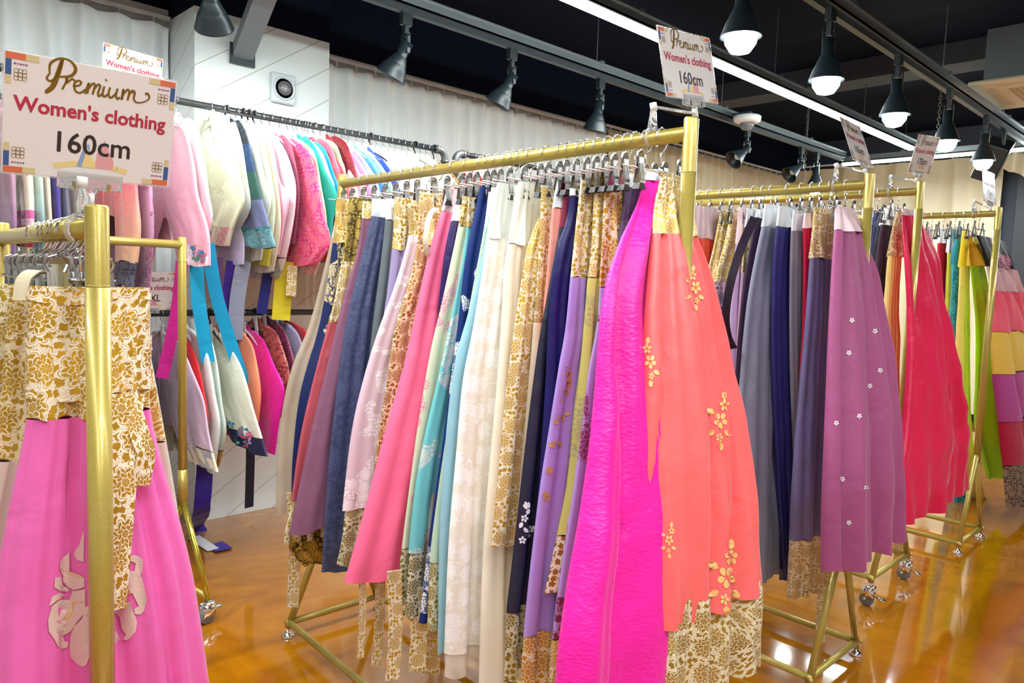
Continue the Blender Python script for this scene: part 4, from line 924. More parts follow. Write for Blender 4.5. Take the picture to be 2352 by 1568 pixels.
# ---------------------------------------------------------------- embroidery sewn on the nearest skirts
from mathutils.bvhtree import BVHTree
from mathutils.geometry import tessellate_polygon
def cloth_tree(o):
    V = []; F = []; bpy.context.view_layer.update()
    for c in o.children:
        if c.name.startswith(('skirt_panel', 'waistband', 'hem')):
            k = len(V); M = c.matrix_world; V += [M @ v.co for v in c.data.vertices]; F += [[q+k for q in p.vertices] for p in c.data.polygons]
    return BVHTree.FromPolygons(V, F)
def applique(o, tree, name, polys, mat, off=.0018, cuts=2):
    b = BM(); ok = 0
    for P in polys:
        t = BM(); vs = [t.verts.new((p[0], p[1], 0)) for p in P]
        for tri in tessellate_polygon([[Vector((p[0], p[1], 0)) for p in P]]):
            try: t.faces.new([vs[i] for i in tri])
            except ValueError: pass
        if cuts: bmesh.ops.subdivide_edges(t, edges=list(t.edges), cuts=cuts, use_grid_fill=True)
        good = True; uvl = t.loops.layers.uv.new('UVMap')
        for f in t.faces:
            for l in f.loops: l[uvl].uv = (l.vert.co.x*.00115, -l.vert.co.y*.00115)
        for v in t.verts:
            d = ray(v.co.x, v.co.y).normalized(); h = tree.ray_cast(CAM, d)
            if h[0] is None: good = False; break
            v.co = h[0]-d*off
        if good: join(b, t); ok += 1
        else: t.free()
    if not ok: b.free(); return
    inv = Matrix.Translation(o.location).inverted()
    for v in b.verts: v.co = inv @ v.co
    obj(name, b, mat, o)
def petals(cx, cy, r, n=5, a0=.3, sx=1.0):
    out = []
    for k in range(n):
        a = a0+2*PI*k/n; c, s_ = math.cos(a), math.sin(a)
        out.append([(cx+sx*(c*u*r-s_*v*r), cy+s_*u*r+c*v*r) for u, v in ((.15, 0), (.4, .25), (.75, .33), (1, .12), (1, -.12), (.75, -.33), (.4, -.25))])
    return out
def leafp(cx, cy, a, r, w=.3):
    c, s_ = math.cos(a), math.sin(a)
    return [(cx+c*u*r-s_*v*r, cy+s_*u*r+c*v*r) for u, v in ((0, 0), (.35, w), (.75, w*.8), (1, 0), (.75, -w*.8), (.35, -w))]
SKO = {o['label'].split()[0]+' '+o['label'].split()[1]: o for o in COL.objects if o.get('category') == 'skirt'}
SILV = simple('silver_thread', hexc('E8C4BC'), .45, .1, bumpn=(400, .5)); GTH = simple('gold_thread', hexc('F6CC80'), .45, .1, bumpn=(500, .6)); WTH = simple('white_thread', hexc('EDEDED'), .5)
o = SKO['candy pink']; tr = cloth_tree(o)
CP = [[(440,735),(415,760),(385,790),(378,840),(400,890),(400,930),(430,960),(470,980),(535,960),(535,905),(500,880),(440,860),(440,800)], [(525,610),(505,690),(480,720),(470,760),(490,790),(530,800),(533,620)],
 [(350,900),(385,895),(400,950),(440,975),(430,990),(380,985),(345,960)], [(310,1080),(330,1020),(380,995),(415,1010),(370,1040),(330,1070)],
 [(540,975),(460,985),(440,1040),(380,1040),(330,1080),(305,1170),(310,1240),(345,1290),(370,1340),(400,1352),(430,1340),(435,1310),(405,1300),(400,1270),(450,1240),(490,1180),(540,1120)],
 [(545,1080),(520,1160),(470,1210),(450,1260),(440,1330),(445,1400),(480,1440),(520,1465),(548,1455),(600,1300),(600,1100)], [(790,760),(860,758),(905,780),(905,850),(890,890),(850,880),(860,810),(820,790),(790,800)],
 [(795,850),(850,860),(900,900),(920,980),(930,1040),(915,1110),(890,1135),(855,1130),(850,1100),(880,1080),(840,1000),(800,980),(780,960)],
 [(790,1060),(830,1050),(840,1100),(870,1180),(860,1240),(830,1280),(800,1300),(780,1290),(800,1260),(770,1220),(760,1150),(720,1120),(780,1100)], [(640,1240),(740,1240),(760,1290),(720,1330),(680,1370)], [(693,1180),(720,1190),(720,1215),(693,1225)]]
applique(o, tr, 'peony_embroidery', [[(x*.3623, 1000+y*.3623) for x, y in P] for P in CP], SILV, .0035, 5)
applique(o, tr, 'gold_outline', [[(x*.3623, 1000+y*.3623) for x, y in P] for P in ([(425,855),(460,875),(520,890),(520,898),(455,885),(420,862)], [(455,1050),(540,1050),(540,1057),(462,1058),(462,1110),(430,1160),(410,1165),(412,1155),(450,1105)], [(780,965),(830,975),(830,1000),(800,1005),(780,995),(800,998),(822,990),(822,980)])], GTH, .0050, 3)
# wrapped brocade belt, its hanging tail and folded corner
inv = Matrix.Translation(-o.location); x0, y0, rws = SK[('E', 'candy pink')]
for pa_, pb_, nm_ in ((775, 915, 'wrapped_belt'), (668, 690, 'folded_edge')):
    za = on(62, pa_, 1, 1.365).z; zb_ = on(60, pb_, 1, 1.365).z
    e = drape(nm_, cut(rws, za, zb_, -.003, .004), mat_of('brocade:FAEEDA:CC9A2A:14'), o, seed=9, pleats=2, a_top=.001, a_bot=.002, m=4, vtop=za); e.data.transform(inv)
yf = 1.315
e = ribbon('belt_tail', [on(290, 905, 1, yf), on(287, 1000, 1, yf-.012), on(278, 1200, 1, yf-.02), on(268, 1400, 1, yf-.02)], (.058, .028), mat_of('brocade:FAEEDA:BC8C26:15'), o, (1, 0, 0)); e.data.transform(inv)
e = ribbon('belt_corner', [on(300, 930, 1, yf-.004), on(322, 1000, 1, yf-.016), on(335, 1045, 1, yf-.02), on(322, 1115, 1, yf-.016)], (.03, .03), mat_of('brocade:FAEEDA:BC8C26:15'), o, (1, 0, .5)); e.data.transform(inv)
o = SKO['coral satin']; tr = cloth_tree(o)
for cx, cy, r, fl in ((1655, 965, 26, 1), (1668, 1325, 34, 1), (1494, 830, 22, -1), (1488, 1245, 24, 1), (1537, 1240, 16, 1), (1598, 660, 20, -1)):
    P = petals(cx, cy, r*.75, 5, .3, .8)+petals(cx+fl*r*.35, cy-r*1.35, r*.55, 5, .9, .8)+petals(cx-fl*r*.1, cy+r*1.5, r*.4, 5, 0, .8)
    P += [leafp(cx-r*.5, cy-r*.6, 3.6, r*.9), leafp(cx+r*.3, cy+r*.9, .6, r*.8), leafp(cx+fl*r*.3, cy-r*1.8, -1.5, r*.8), leafp(cx-r*.5, cy+r*.9, 2.6, r*.8), leafp(cx, cy+r*1.9, 1.5, r*.8)]
    applique(o, tr, 'gold_flower_applique', P, GTH, .002, 1)
applique(o, tr, 'brocade_flap', [[(1514, 412), (1546, 412), (1553, 462), (1530, 488), (1509, 522), (1507, 465)]], mat_of('brocade:F6ECD6:C49A2E:22'), .008, 3)
o = SKO['orchid purple']; tr = cloth_tree(o)
P = []
for cx, cy in ((1957, 735), (1950, 810), (1998, 886), (1921, 971), (1974, 955), (1935, 1100), (2010, 760), (2022, 850), (1990, 1120), (1950, 1200)): P += petals(cx, cy, 6, 5)
applique(o, tr, 'blossom_embroidery', P, WTH, .002, 0)
for key, m, pts in (('lilac satin', simple('pale_gold_thread', hexc('C8A860'), .4, .3), [(1300, 900), (1290, 960), (1275, 1020), (1262, 1080), (1255, 1140), (1306, 860)]), ('black-navy satin', WTH, [(1205, 1190), (1200, 1240), (1218, 1215), (1210, 1160)]), ('lavender skirt', simple('dark_red_thread', hexc('802848'), .5), [(1330, 930), (1322, 960), (1285, 1380), (1282, 1420), (1275, 1460)])):
    if key in SKO:
        tr = cloth_tree(SKO[key]); P = []
        for i, (cx, cy) in enumerate(pts): P += petals(cx, cy, 9, 5, i)+[leafp(cx+5, cy-8, -1.2+i, 16), leafp(cx-5, cy+8, 2.0+i, 16)]
        applique(SKO[key], tr, 'sewn_flowers', P, m, .002, 0)

# ================================================================ BLACK PIPE RACK WITH JACKETS
YR, ZU, ZL = 3.60, 2.185, 1.205
o = thing('pipe_rack', 'black two-tier pipe rack full of jackets standing in front of the white pillar', 'clothes rack', (1.1, YR, 0))
def pipe_run(b, pts, r=.0165, n=14): tube(b, pts, r, n)
XE = 2.915
b = BM(); pipe_run(b, [(-2.6, 0, ZU), (XE-1.1-.06, 0, ZU)]); obj('upper_rail', b, BLACKP, o)
b = BM(); pipe_run(b, [(-2.6, 0, ZL), (XE-1.1, 0, ZL)]); obj('lower_rail', b, BLACKP, o)
def elbow(cx, cz, sx, par):
    b = BM(); pts = [(cx-sx*.06, 0, cz)]+[(cx-sx*.05+sx*.05*math.sin(a), 0, cz-.05+.05*math.cos(a)) for a in [PI/2*i/6 for i in range(7)]]+[(cx, 0, cz-.06)]
    tube(b, pts, .022, 14); tube(b, [(cx-sx*.075, 0, cz), (cx-sx*.055, 0, cz)], .026, 14); tube(b, [(cx, 0, cz-.075), (cx, 0, cz-.055)], .026, 14); obj('pipe_elbow', b, IRON, par)
elbow(XE-1.1, ZU, 1, o)
for x in (-1.6, .02, XE-1.1):
    b = BM(); pipe_run(b, [(x, 0, .012), (x, 0, ZU-(.06 if x > 1 else .01))]); obj('upright_pipe', b, BLACKP, o)
    b = BM(); lathe(b, [(.05, 0), (.05, .006), (.022, .008), (.022, .03)], 20, Matrix.Translation((x, 0, 0))); obj('floor_flange', b, IRON, o)
o = thing('pipe_rack', 'second black pipe rack behind the centre gold rack, starting at the elbow joints', 'clothes rack', (3.0, YR, 0))
b = BM(); pipe_run(b, [(.06, 0, ZU), (2.2, 0, ZU)]); obj('upper_rail', b, BLACKP, o)
elbow(0.0, ZU, -1, o)
for x in (0, 2.2):
    b = BM(); pipe_run(b, [(x, 0, .012), (x, 0, ZU-.055 if x == 0 else ZU)]); obj('upright_pipe', b, BLACKP, o)
    b = BM(); lathe(b, [(.05, 0), (.05, .006), (.022, .008), (.022, .03)], 20, Matrix.Translation((x, 0, 0))); obj('floor_flange', b, IRON, o)

def jacket(zr, X, near, mat, label, group, cuff=None, collar='silk:EEF0EC', seed=0, body_len=.42, hanger=None, black=False, ribbons=(), sw=1.0, ztop=None, lining=None):
    """near: (y, z) outline of the sleeve edge that faces the shop floor, from neck to cuff"""
    o = thing('hanbok_jacket', label, 'jacket', (X, YR, 0), 0, group); inv = Matrix.Translation((-X, -YR, 0))
    zt = near[0][1]; zb = near[-1][1]; rows = []
    for y, z in near:
        k = (zt-z)/(zt-zb); w = (.05+.25*min(1, k*2.2)**.7 - .06*max(0, k-.7)/.3)*sw
        yn = min(y, YR-.03)
        rows.append((z, (X, yn), (X+.004, yn+w), .006+.011*min(1, k*3)))
    rows = smooth_rows(rows)
    rr = [rows[0]]
    for q in rows[1:]:
        if q[0] < rr[-1][0]-1e-4: rr.append(q)
    rows = rr; m = mat_of(mat)
    zc = lerp(zt, zb, .86) if cuff else zb
    e = drape('sleeve', cut(rows, zt, zc), m, o, seed=seed, pleats=2, a_top=.001, a_bot=.006, n=22, m=18, vtop=zt, closed_top=True); e.data.transform(inv)
    if cuff: e = drape('cuff', cut(rows, zc, zb, -.002), mat_of(cuff), o, seed=seed, pleats=2, a_top=.001, a_bot=.005, n=22, m=4, vtop=zt); e.data.transform(inv)
    # body and the sleeve on the wall side
    br = [(zt+.02, (X+.012, YR-.035), (X+.012, YR+.035), .005), (zt-.05, (X+.012, YR-.13), (X+.012, YR+.13), .008), (zt-.14, (X+.012, YR-.17), (X+.012, YR+.17), .010), (zt-body_len, (X+.012, YR-.20), (X+.012, YR+.20), .010)]
    e = drape('body', br, m, o, seed=seed+3, pleats=3, a_top=.001, a_bot=.005, n=18, m=12, vtop=zt, closed_top=True); e.data.transform(inv)
    fr = [(q[0], (X+.004, 2*YR-q[2][1]), (X+.008, min(2*YR-q[1][1], 4.05)), q[3]) for q in rows]
    fr = [(q[0], (q[1][0], min(q[1][1], 3.92)), q[2], q[3]) for q in fr]
    e = drape('sleeve', fr[::2]+[fr[-1]] if len(fr) % 2 == 0 else fr[::2], m, o, seed=seed+5, pleats=2, a_top=.001, a_bot=.005, n=14, m=10, vtop=zt); e.data.transform(inv)
    if collar:
        e = ribbon('collar', [(X-.004, YR-.045, zt-.10), (X-.006, YR-.035, zt-.03), (X-.002, YR-.012, zt+.028), (X+.012, YR+.0, zt+.034), (X+.02, YR+.02, zt+.01), (X+.02, YR+.04, zt-.05)], .028, mat_of(collar), o, (0, 1, .3), .002); e.data.transform(inv)
    for pts, w, ms in ribbons:
        e = ribbon('ribbon_tie', pts, w, mat_of(ms), o, (.7, .7, 0)); e.data.transform(inv)
    coat_hanger((X, YR, zr), hanger, 'coat hangers on the black pipe rack', black)
    return o
def px_near(pts, yb=3.27, cx=None):
    X = on(pts[0][0], pts[0][1], 1, 3.47).x
    out = []
    for p in pts:
        q = on(p[0], p[1], 0, X); y = q.y
        if out and q.z > out[-1][1]-.02: continue
        out.append((y, q.z))
    return X, out
def shape(zt, d=.30, L=.62):
    return [(YR-.05, zt), (YR-.17, zt-.05), (YR-.5*d-.13, zt-.2), (YR-d, zt-.38), (YR-d-.01, zt-.5), (YR-d+.06, zt-L)]
G_U = 'jackets on the upper black rail'; G_L = 'jackets on the lower black rail'
UP_ = [  # short, pixels of the front edge, material, cuff, label, black hanger
 ('blush embroidered', [(400, 275), (425, 300), (446, 380), (455, 450), (478, 530), (482, 610)], 'ombre:F6C6D0:F7A6BC', 'spray:F4B4C6:FFFFFF:16', 'blush pink jacket with embroidered cuffs beside the big price card', 0),
 ('white pink', [(430, 270), (452, 285), (468, 360), (478, 440), (487, 500), (470, 560)], 'ombre:F0EEF0:EBB4C0', None, 'white jacket fading to dusty pink sleeves behind the blush embroidered one', 0),
 ('cream blossom', [(510, 262), (530, 300), (545, 372), (562, 455), (540, 510), (525, 562)], 'silk:E4E8CC', 'spray:E8DDC8:D06A8A:18', 'cream jacket with a small embroidered blossom above its magenta-edged cuff', 0),
 ('pale green lilac', [(540, 280), (556, 330), (568, 410), (576, 478), (552, 530), (538, 605)], 'ombre:E8EED2:C8BEDC', None, 'pale green jacket with lilac cuff just behind the cream blossom one', 0),
 ('navy patchwork', [(548, 275), (566, 305), (586, 393), (605, 470), (622, 530), (634, 568)], 'patch:1C3A5E', 'jacquard:3B7A7E:7CA0A8:14', 'navy and dark green patchwork jacket with floral cuff', 1),
 ('off white', [(572, 282), (590, 320), (606, 400), (622, 455), (610, 520), (600, 600)], 'silk:DDE2D4', None, 'off-white jacket with crisp collar right of the navy patchwork one', 0),
 ('ivory plain', [(586, 284), (606, 320), (622, 400), (632, 470), (626, 540), (616, 610)], 'silk:E6E6D0', 'silk:D6C850', 'plain ivory jacket with mustard cuff peeking below', 1),
 ('cream beige', [(600, 288), (620, 330), (636, 410), (645, 500), (640, 560), (628, 625)], 'ombre:E8E2C8:DCCFBA', None, 'cream jacket shading to beige at the hem', 1),
 ('soft pink', [(612, 298), (628, 340), (644, 420), (664, 448), (652, 520), (640, 585)], 'ombre:F0C0D0:F4AFC8', None, 'soft pink jacket between the cream beige and the blush white ones', 1),
 ('blush white', [(630, 308), (655, 345), (672, 395), (680, 440), (672, 520), (655, 600), (640, 640)], 'ombre:EEE6E6:E6CCD0', 'spray:E6E0D4:7A8A8A:20', 'blush white jacket with dark floral cuff', 0),
 ('mauve rose', [(650, 310), (668, 330), (680, 380), (688, 440), (684, 500), (676, 560)], 'silk:A05A74', None, 'mauve rose jacket behind the magenta rose-patterned one', 0),
 ('magenta rose', [(672, 318), (712, 350), (730, 420), (744, 490), (760, 560), (728, 610)], 'jacquard:EE1296:F48C80:13', None, 'hot magenta jacket woven with roses', 0),
 ('white floral', [(690, 322), (722, 350), (738, 430), (750, 500), (746, 560), (722, 632)], 'spray:E4E0D4:E2B060:14', 'spray:F0E6E2:E07A8A:12', 'white jacket with yellow florals and pink floral hem', 0),
 ('emerald teal', [(704, 312), (728, 345), (748, 395), (773, 443), (765, 500), (758, 560)], 'silk:22B8A4', None, 'emerald teal jacket with pointed sleeve', 0),
 ('pearl', [(712, 320), (740, 350), (758, 400), (768, 430), (764, 500)], 'silk:DCDCC8', None, 'pearl cream jacket between the emerald and azure ones', 0),
 ('azure', [(726, 325), (748, 345), (766, 395), (780, 436), (778, 500)], 'silk:18A0D0', None, 'azure blue jacket right of the emerald one', 0),
 ('dusty pink', [(738, 318), (760, 335), (772, 370), (782, 400), (784, 480)], 'silk:CE7A8C', None, 'dusty pink jacket behind the azure one', 0),
 ('pale mint', [(752, 320), (772, 332), (784, 365), (794, 395), (796, 480)], 'silk:B8DCB0', None, 'pale mint jacket left of the maroon velvet one', 0),
 ('maroon velvet', [(770, 312), (794, 326), (808, 360), (818, 400), (820, 480)], 'jacquard:80182C:B03044:16', None, 'maroon patterned jacket above the end of the centre rack rail', 0),
]
for i, (sh, pts, m, cf, lb, blk) in enumerate(UP_):
    X, near = px_near(pts)
    jacket(ZU, X, near, m, lb, G_U, cf, seed=40+i, sw=1.45 if i in (0, 2, 3, 4, 11) else 1.1, black=bool(blk), hanger='%s coat hanger carrying the %s jacket' % ('black plastic' if blk else 'white wire', sh))
RB_ = [('coral red', 'F0505C'), ('light coral', 'F48088'), ('pure white', 'EFEFF2'), ('shell pink', 'F2CCD6'), ('orchid pink', 'E6A8D0'), ('ice blue', 'BCDCF0'), ('cornflower', '6AA0E0'), ('spring mint', 'BCE8C4'),
       ('royal blue', '2A4CC0'), ('snow white', 'F2F4F6'), ('lilac pink', 'EAC4E0'), ('rose tint', 'F4D4DC'), ('lemon cream', 'F2EAB0'), ('clear white', 'F0F2F0'), ('pistachio', 'D0E8B8'), ('peach tint', 'F4D8C4'),
       ('apple mint', 'C4EACC'), ('ivory white', 'EEEADC'), ('faded mint', 'D8EEE0')]
xs0, xs1 = 1.98, 2.78
for i, (nm_, hx) in enumerate(RB_):
    X = lerp(xs0, xs1, i/(len(RB_)-1)); prev = RB_[i-1][0] if i else 'maroon velvet'; nxt = RB_[i+1][0] if i < len(RB_)-1 else 'red brocade'
    jacket(ZU, X, shape(ZU-.085, .40), 'silk:'+hx, '%s jacket on the upper black rail between the %s and %s jackets' % (nm_, prev, nxt), G_U, seed=80+i, hanger='wire coat hanger carrying the %s jacket' % nm_, black=(i in (9, 16)))
jacket(ZU, 2.83, shape(ZU-.10, .36), 'brocade:A01420:C89A3A:16', 'red and gold brocade jacket at the right end of the upper black rail', G_U, seed=120, hanger='black coat hanger carrying the red brocade jacket', black=True, collar='silk:E8D8B0')
for i, (nm_, hx, k) in enumerate([('orange red', 'E03A1A', 'silk'), ('dark red', '7A1418', 'jacquard'), ('salmon', 'F49A90', 'silk')]):
    jacket(ZU, 3.09+.06*i, shape(ZU-.13, .3), k+':'+hx, '%s jacket at the start of the second black pipe rack' % nm_, 'jackets on the second pipe rack', seed=130+i, hanger='wire coat hanger carrying the %s jacket' % nm_)
# jackets showing under the big price card
LC = [('dusty rose', 'ombre:C896A4:8A6A94', 'dusty rose jacket with purple band at the far left edge'), ('striped sleeve', 'stripes:EFE6C8', 'cream jacket with rainbow striped sleeve under the big price card'),
      ('pale jade', 'ombre:E6EAD8:2A7A8C', 'pale jacket with teal sleeve tip right of the striped one'), ('sand', 'silk:D8C4B4', 'sand coloured jacket between the teal-tipped and purple ones'),
      ('violet', 'silk:5A4C94', 'violet jacket in the middle under the big price card'), ('smoke grey', 'silk:6E6C7A', 'smoke grey jacket right of the violet one'),
      ('beige rose', 'silk:CDB0A8', 'beige rose jacket above the near rail'), ('old rose', 'silk:C06A88', 'old rose jacket left of the peach one')]
for i, (nm_, m, lb) in enumerate(LC):
    bx = (22, 62, 88, 104, 126, 146, 176, 200)[i]
    X = on(bx+12, 430, 1, 3.24).x; zt = ZU-.14
    jacket(ZU, X, shape(zt, .34, .70 if i != 1 else .66), m, lb, G_U, seed=150+i, hanger='coat hanger carrying the %s jacket' % nm_, black=i % 2 == 0)
X = on(318, 480, 1, 3.22).x
jacket(ZU, X, shape(ZU-.13, .37, .72), 'ombre:F02080:F4C49A', 'peach and hot pink jacket with navy floral cuff beside the big price card', G_U, 'brocade:1A2240:9098A8:20', seed=170, hanger='coat hanger carrying the peach and hot pink jacket')
X = on(350, 560, 1, 3.24).x
jacket(ZU, X, shape(ZU-.13, .36, .84), 'spray:C9A0BC:8A4A6A:14', 'mauve jacket with floral embroidery left of the blush pink one', G_U, 'spray:E8B8C8:A85A80:20', seed=171, hanger='coat hanger carrying the mauve floral jacket')
# ribbons that hang from the upper jackets
def hang_ribbon(px0, py0, px1, py1, Y, w, m, lb, mid=None, end=None):
    a = on(px0, py0, 1, Y); c = on(px1, py1, 1, Y); pts = [a]
    if mid: pts.append(on(mid[0], mid[1], 1, Y))
    pts.append(c)
    if end: pts += [on(e[0], e[1], 1, Y-.03) for e in end]
    tag(ribbon('ribbon', pts, w, mat_of(m), None, (1, -.2, 0)), lb, 'ribbon', 'ribbons hanging from the jackets')
hang_ribbon(452, 560, 478, 832, 3.30, .058, 'silk:18A6CC', 'bright turquoise ribbon, left of two, ending over the lower jackets', (455, 680))
hang_ribbon(478, 560, 562, 885, 3.34, .058, 'silk:14A4CE', 'bright turquoise ribbon slanting right, longer of the two', (500, 690))
hang_ribbon(418, 600, 372, 868, 3.30, .05, 'silk:C01088', 'magenta ribbon behind the gold post of the cross rack', (405, 720))
hang_ribbon(560, 600, 540, 780, 3.42, .07, 'silk:8E90A2', 'silver grey ribbon hanging past the lower black rail', (545, 690))
hang_ribbon(535, 600, 520, 720, 3.46, .06, 'silk:4A1C8C', 'purple ribbon between the turquoise and grey ribbons')
hang_ribbon(655, 600, 645, 735, 3.44, .09, 'silk:D8C832', 'mustard yellow ribbon above the lower black rail')
hang_ribbon(672, 610, 668, 680, 3.40, .05, BRO, 'short gold brocade ribbon beside the mustard yellow one')
hang_ribbon(620, 600, 600, 720, 3.48, .05, 'silk:2A2C80', 'navy blue ribbon slanting behind the lower rail')
hang_ribbon(500, 590, 505, 700, 3.47, .04, 'silk:6A4468', 'plum ribbon hanging between the two turquoise ones')
# lower tier
LO_ = [
 ('lavender pink', [(395, 770), (418, 800), (445, 860), (468, 920), (480, 1000), (500, 1085)], 'silk:D9BCD0', 'spray:E8D8C0:7A7AA0:22', 'pale lavender pink jacket with flowered cream cuff on the lower rail', 0),
 ('bright red', [(418, 765), (440, 800), (458, 850), (472, 920), (478, 960), (470, 1010)], 'silk:D8202C', None, 'bright red jacket slipping behind the lavender pink one', 0),
 ('white wool', [(440, 755), (466, 785), (482, 840), (494, 910), (505, 980), (492, 1085)], 'silk:DCE2DC', None, 'white jacket left of the ivory embroidered one', 0),
 ('pale sage', [(468, 755), (488, 790), (500, 850), (510, 930), (518, 1000), (500, 1075)], 'silk:D0DAD0', 'brocade:C8A468:8A6420:20', 'pale sage jacket with a gold brocade cuff', 0),
 ('ivory embroidered', [(508, 765), (548, 830), (566, 880), (582, 940), (600, 1000), (614, 1050)], 'silk:E6E4D4', 'silk:22264E', 'ivory jacket with blue flower embroidery and navy cuff', 1),
 ('apricot', [(548, 750), (578, 790), (590, 840), (598, 890), (597, 930), (590, 975)], 'silk:EE9A78', None, 'apricot satin jacket on the lower rail', 1),
 ('shocking pink', [(585, 760), (605, 780), (630, 840), (653, 895), (640, 980), (632, 1045)], 'jacquard:EE1CB4:D80A90:16', None, 'shocking pink jacket patterned with dark blossoms on the lower rail', 0),
 ('burgundy', [(612, 745), (635, 765), (652, 810), (664, 850), (668, 900), (664, 960)], 'jacquard:7A2038:D8806A:12', None, 'burgundy and coral patterned jacket right of the shocking pink one', 1),
 ('wine striped', [(632, 738), (654, 760), (668, 800), (680, 850), (684, 930)], 'jacquard:5A1A34:8A4060:10', None, 'dark wine jacket behind the burgundy one', 0),
 ('grey lilac', [(660, 742), (682, 762), (696, 800), (706, 860), (708, 940)], 'silk:A8A0BC', None, 'grey lilac jacket near the right end of the lower rail', 0),
 ('scarlet', [(672, 740), (700, 756), (716, 790), (728, 850), (730, 930)], 'silk:B82838', None, 'scarlet jacket at the right end of the lower rail', 0),
]
for i, (sh, pts, m, cf, lb, blk) in enumerate(LO_):
    X, near = px_near(pts, 3.27)
    jacket(ZL, X, near, m, lb, G_L, cf, seed=200+i, sw=1.5 if sh in ('lavender pink', 'ivory embroidered', 'shocking pink') else 1.1, black=bool(blk), hanger='coat hanger on the lower rail carrying the %s jacket' % sh)
for i, (nm_, hx) in enumerate([('deep violet', '3A2470'), ('ash lilac', 'B4A8C4'), ('dull mint', 'A8C8B8'), ('faded navy', '2A3458')]):
    jacket(ZL, 1.0+.05*i, shape(ZL-.14, .24), 'silk:'+hx, '%s jacket on the lower rail behind the nearest left rack' % nm_, G_L, seed=230+i, hanger='coat hanger on the lower rail carrying the %s jacket' % nm_)
# embroidery on the jackets
JK = {' '.join(o['label'].split()[:2]): o for o in COL.objects if o.get('category') == 'jacket'}
CIN = [simple('thread_'+n_, hexc(h_), .5) for n_, h_ in (('rose', 'D85A80'), ('green', '4A9A80'), ('blue', '2A8AB8'), ('mauve', '9A8AA8'))]
def jtree(o):
    V = []; F = []; bpy.context.view_layer.update()
    for c in o.children:
        if c.name.startswith(('sleeve', 'cuff', 'body')):
            k = len(V); V += [c.matrix_world @ v.co for v in c.data.vertices]; F += [[q+k for q in p.vertices] for p in c.data.polygons]
    return BVHTree.FromPolygons(V, F)
for key, cx, cy, r in (('cream jacket', 505, 505, 20), ('ivory jacket', 548, 1000, 24), ('blush pink', 455, 585, 14), ('pale lavender', 385, 1030, 12)):
    if key in JK:
        tr = jtree(JK[key])
        for i, m in enumerate(CIN):
            P = petals(cx+r*math.cos(i*1.9), cy+r*math.sin(i*2.3), r*.42, 5, i)+petals(cx+r*1.2*math.cos(i*1.3+1), cy+r*1.3*math.sin(i*1.7+1), r*.28, 5, i)+[leafp(cx, cy, i*1.7, r), leafp(cx+r*.3, cy+r*.3, i*2.1+1, r*1.2)]
            applique(JK[key], tr, 'flower_embroidery', P, m, .003, 0)
# sashes reaching the floor
A_ = on(470, 1085, 1, 3.42); B_ = on(462, 1180, 1, 3.42); C_ = on(452, 1215, 2, .012); D_ = on(515, 1262, 2, .010)
tag(ribbon('sash', [A_+Vector((0, 0, .1)), A_, B_, Vector((C_.x, C_.y, .012)), Vector((D_.x, D_.y, .008))], .085, mat_of('silk:3A1C9A'), None, (1, .2, 0)), 'purple sash trailing from the lower jackets onto the floor', 'sash')
A2 = on(445, 1232, 2, .006); B2 = on(490, 1262, 2, .006)
tag(ribbon('sash', [A2, B2], .06, mat_of('silk:D8D8E0'), None, (1, 1, 0)), 'white ribbon end lying on the floor under the purple sash', 'ribbon')
A3 = on(575, 1060, 1, 3.45); B3 = on(572, 1165, 1, 3.45)
tag(ribbon('sash', [A3+Vector((0, 0, .1)), A3, B3], .05, mat_of('silk:141830'), None, (1, .2, 0)), 'short black-navy sash hanging above the floor below the ivory embroidered jacket', 'sash')
# garments on the cross rack at left
dv = Vector((pL.x-pF.x, pL.y-pF.y)).normalized(); dn = Vector((-dv.y, dv.x))
for i, (sh, hx) in enumerate([('ink blue', '232C4A'), ('petrol', '1E4656'), ('wine', '5A1A30')]):
    c = Vector((pF.x, pF.y))+dv*(.42+.09*i); zt = HF-.13
    rows = [(zt, tuple(c-dn*.13), tuple(c+dn*.13), .016), (zt-.5, tuple(c-dn*.17), tuple(c+dn*.17), .028), (zt-1.1, tuple(c-dn*.2), tuple(c+dn*.2), .03)]
    g = thing('hanbok_skirt', '%s skirt hanging on the cross rack behind the nearest left rack' % sh, 'skirt', (c.x, c.y, 0), 0, GROUPS['F'])
    e = drape('skirt_panel', rows, mat_of('jacquard:'+hx), g, seed=i+300); e.data.transform(Matrix.Translation((-c.x, -c.y, 0)))
    clip_hanger((c.x, c.y, HF-.03), 'chrome clip hanger holding the %s skirt on the cross rack' % sh, 'clip hangers on the cross rack', math.atan2(dn.y, dn.x))

# ================================================================ PRICE CARDS
def flat_mat(name, hx, rough=.4, metal=0): return simple('ink_'+name, hexc(hx), rough, metal, bumpn=(50, .01))
CARD = simple('laminated_card', hexc('E9E0DC'), .28, bumpn=(300, .05))
INK = {k: flat_mat(k, v) for k, v in dict(crimson='B8304A', charcoal='33292B', orange='D8704E', blue='3A5C94', tan='D6C394', pink='D84A80', faint='EBC8B8', yellow='EBD08A', rose='E0A0A4', pblue='8CA0C8', leaf='A8CC98', ghost='E4D6D0').items()}
INKG = simple('ink_gold', hexc('8A6A20'), .35, .4)
def text_mesh(txt, size, bold=.0, sx=1.0):
    cu = bpy.data.curves.new('t', 'FONT'); cu.body = txt; cu.size = size; cu.align_x = 'CENTER'; cu.align_y = 'CENTER'; cu.offset = bold; cu.resolution_u = 3
    ob = bpy.data.objects.new('t', cu); COL.objects.link(ob); dg = bpy.context.evaluated_depsgraph_get()
    me = bpy.data.meshes.new_from_object(ob.evaluated_get(dg)); bpy.data.objects.remove(ob)
    b = BM(); b.from_mesh(me); bpy.data.meshes.remove(me)
    for v in b.verts: v.co = Vector((v.co.x*sx, 0, v.co.y))
    return b
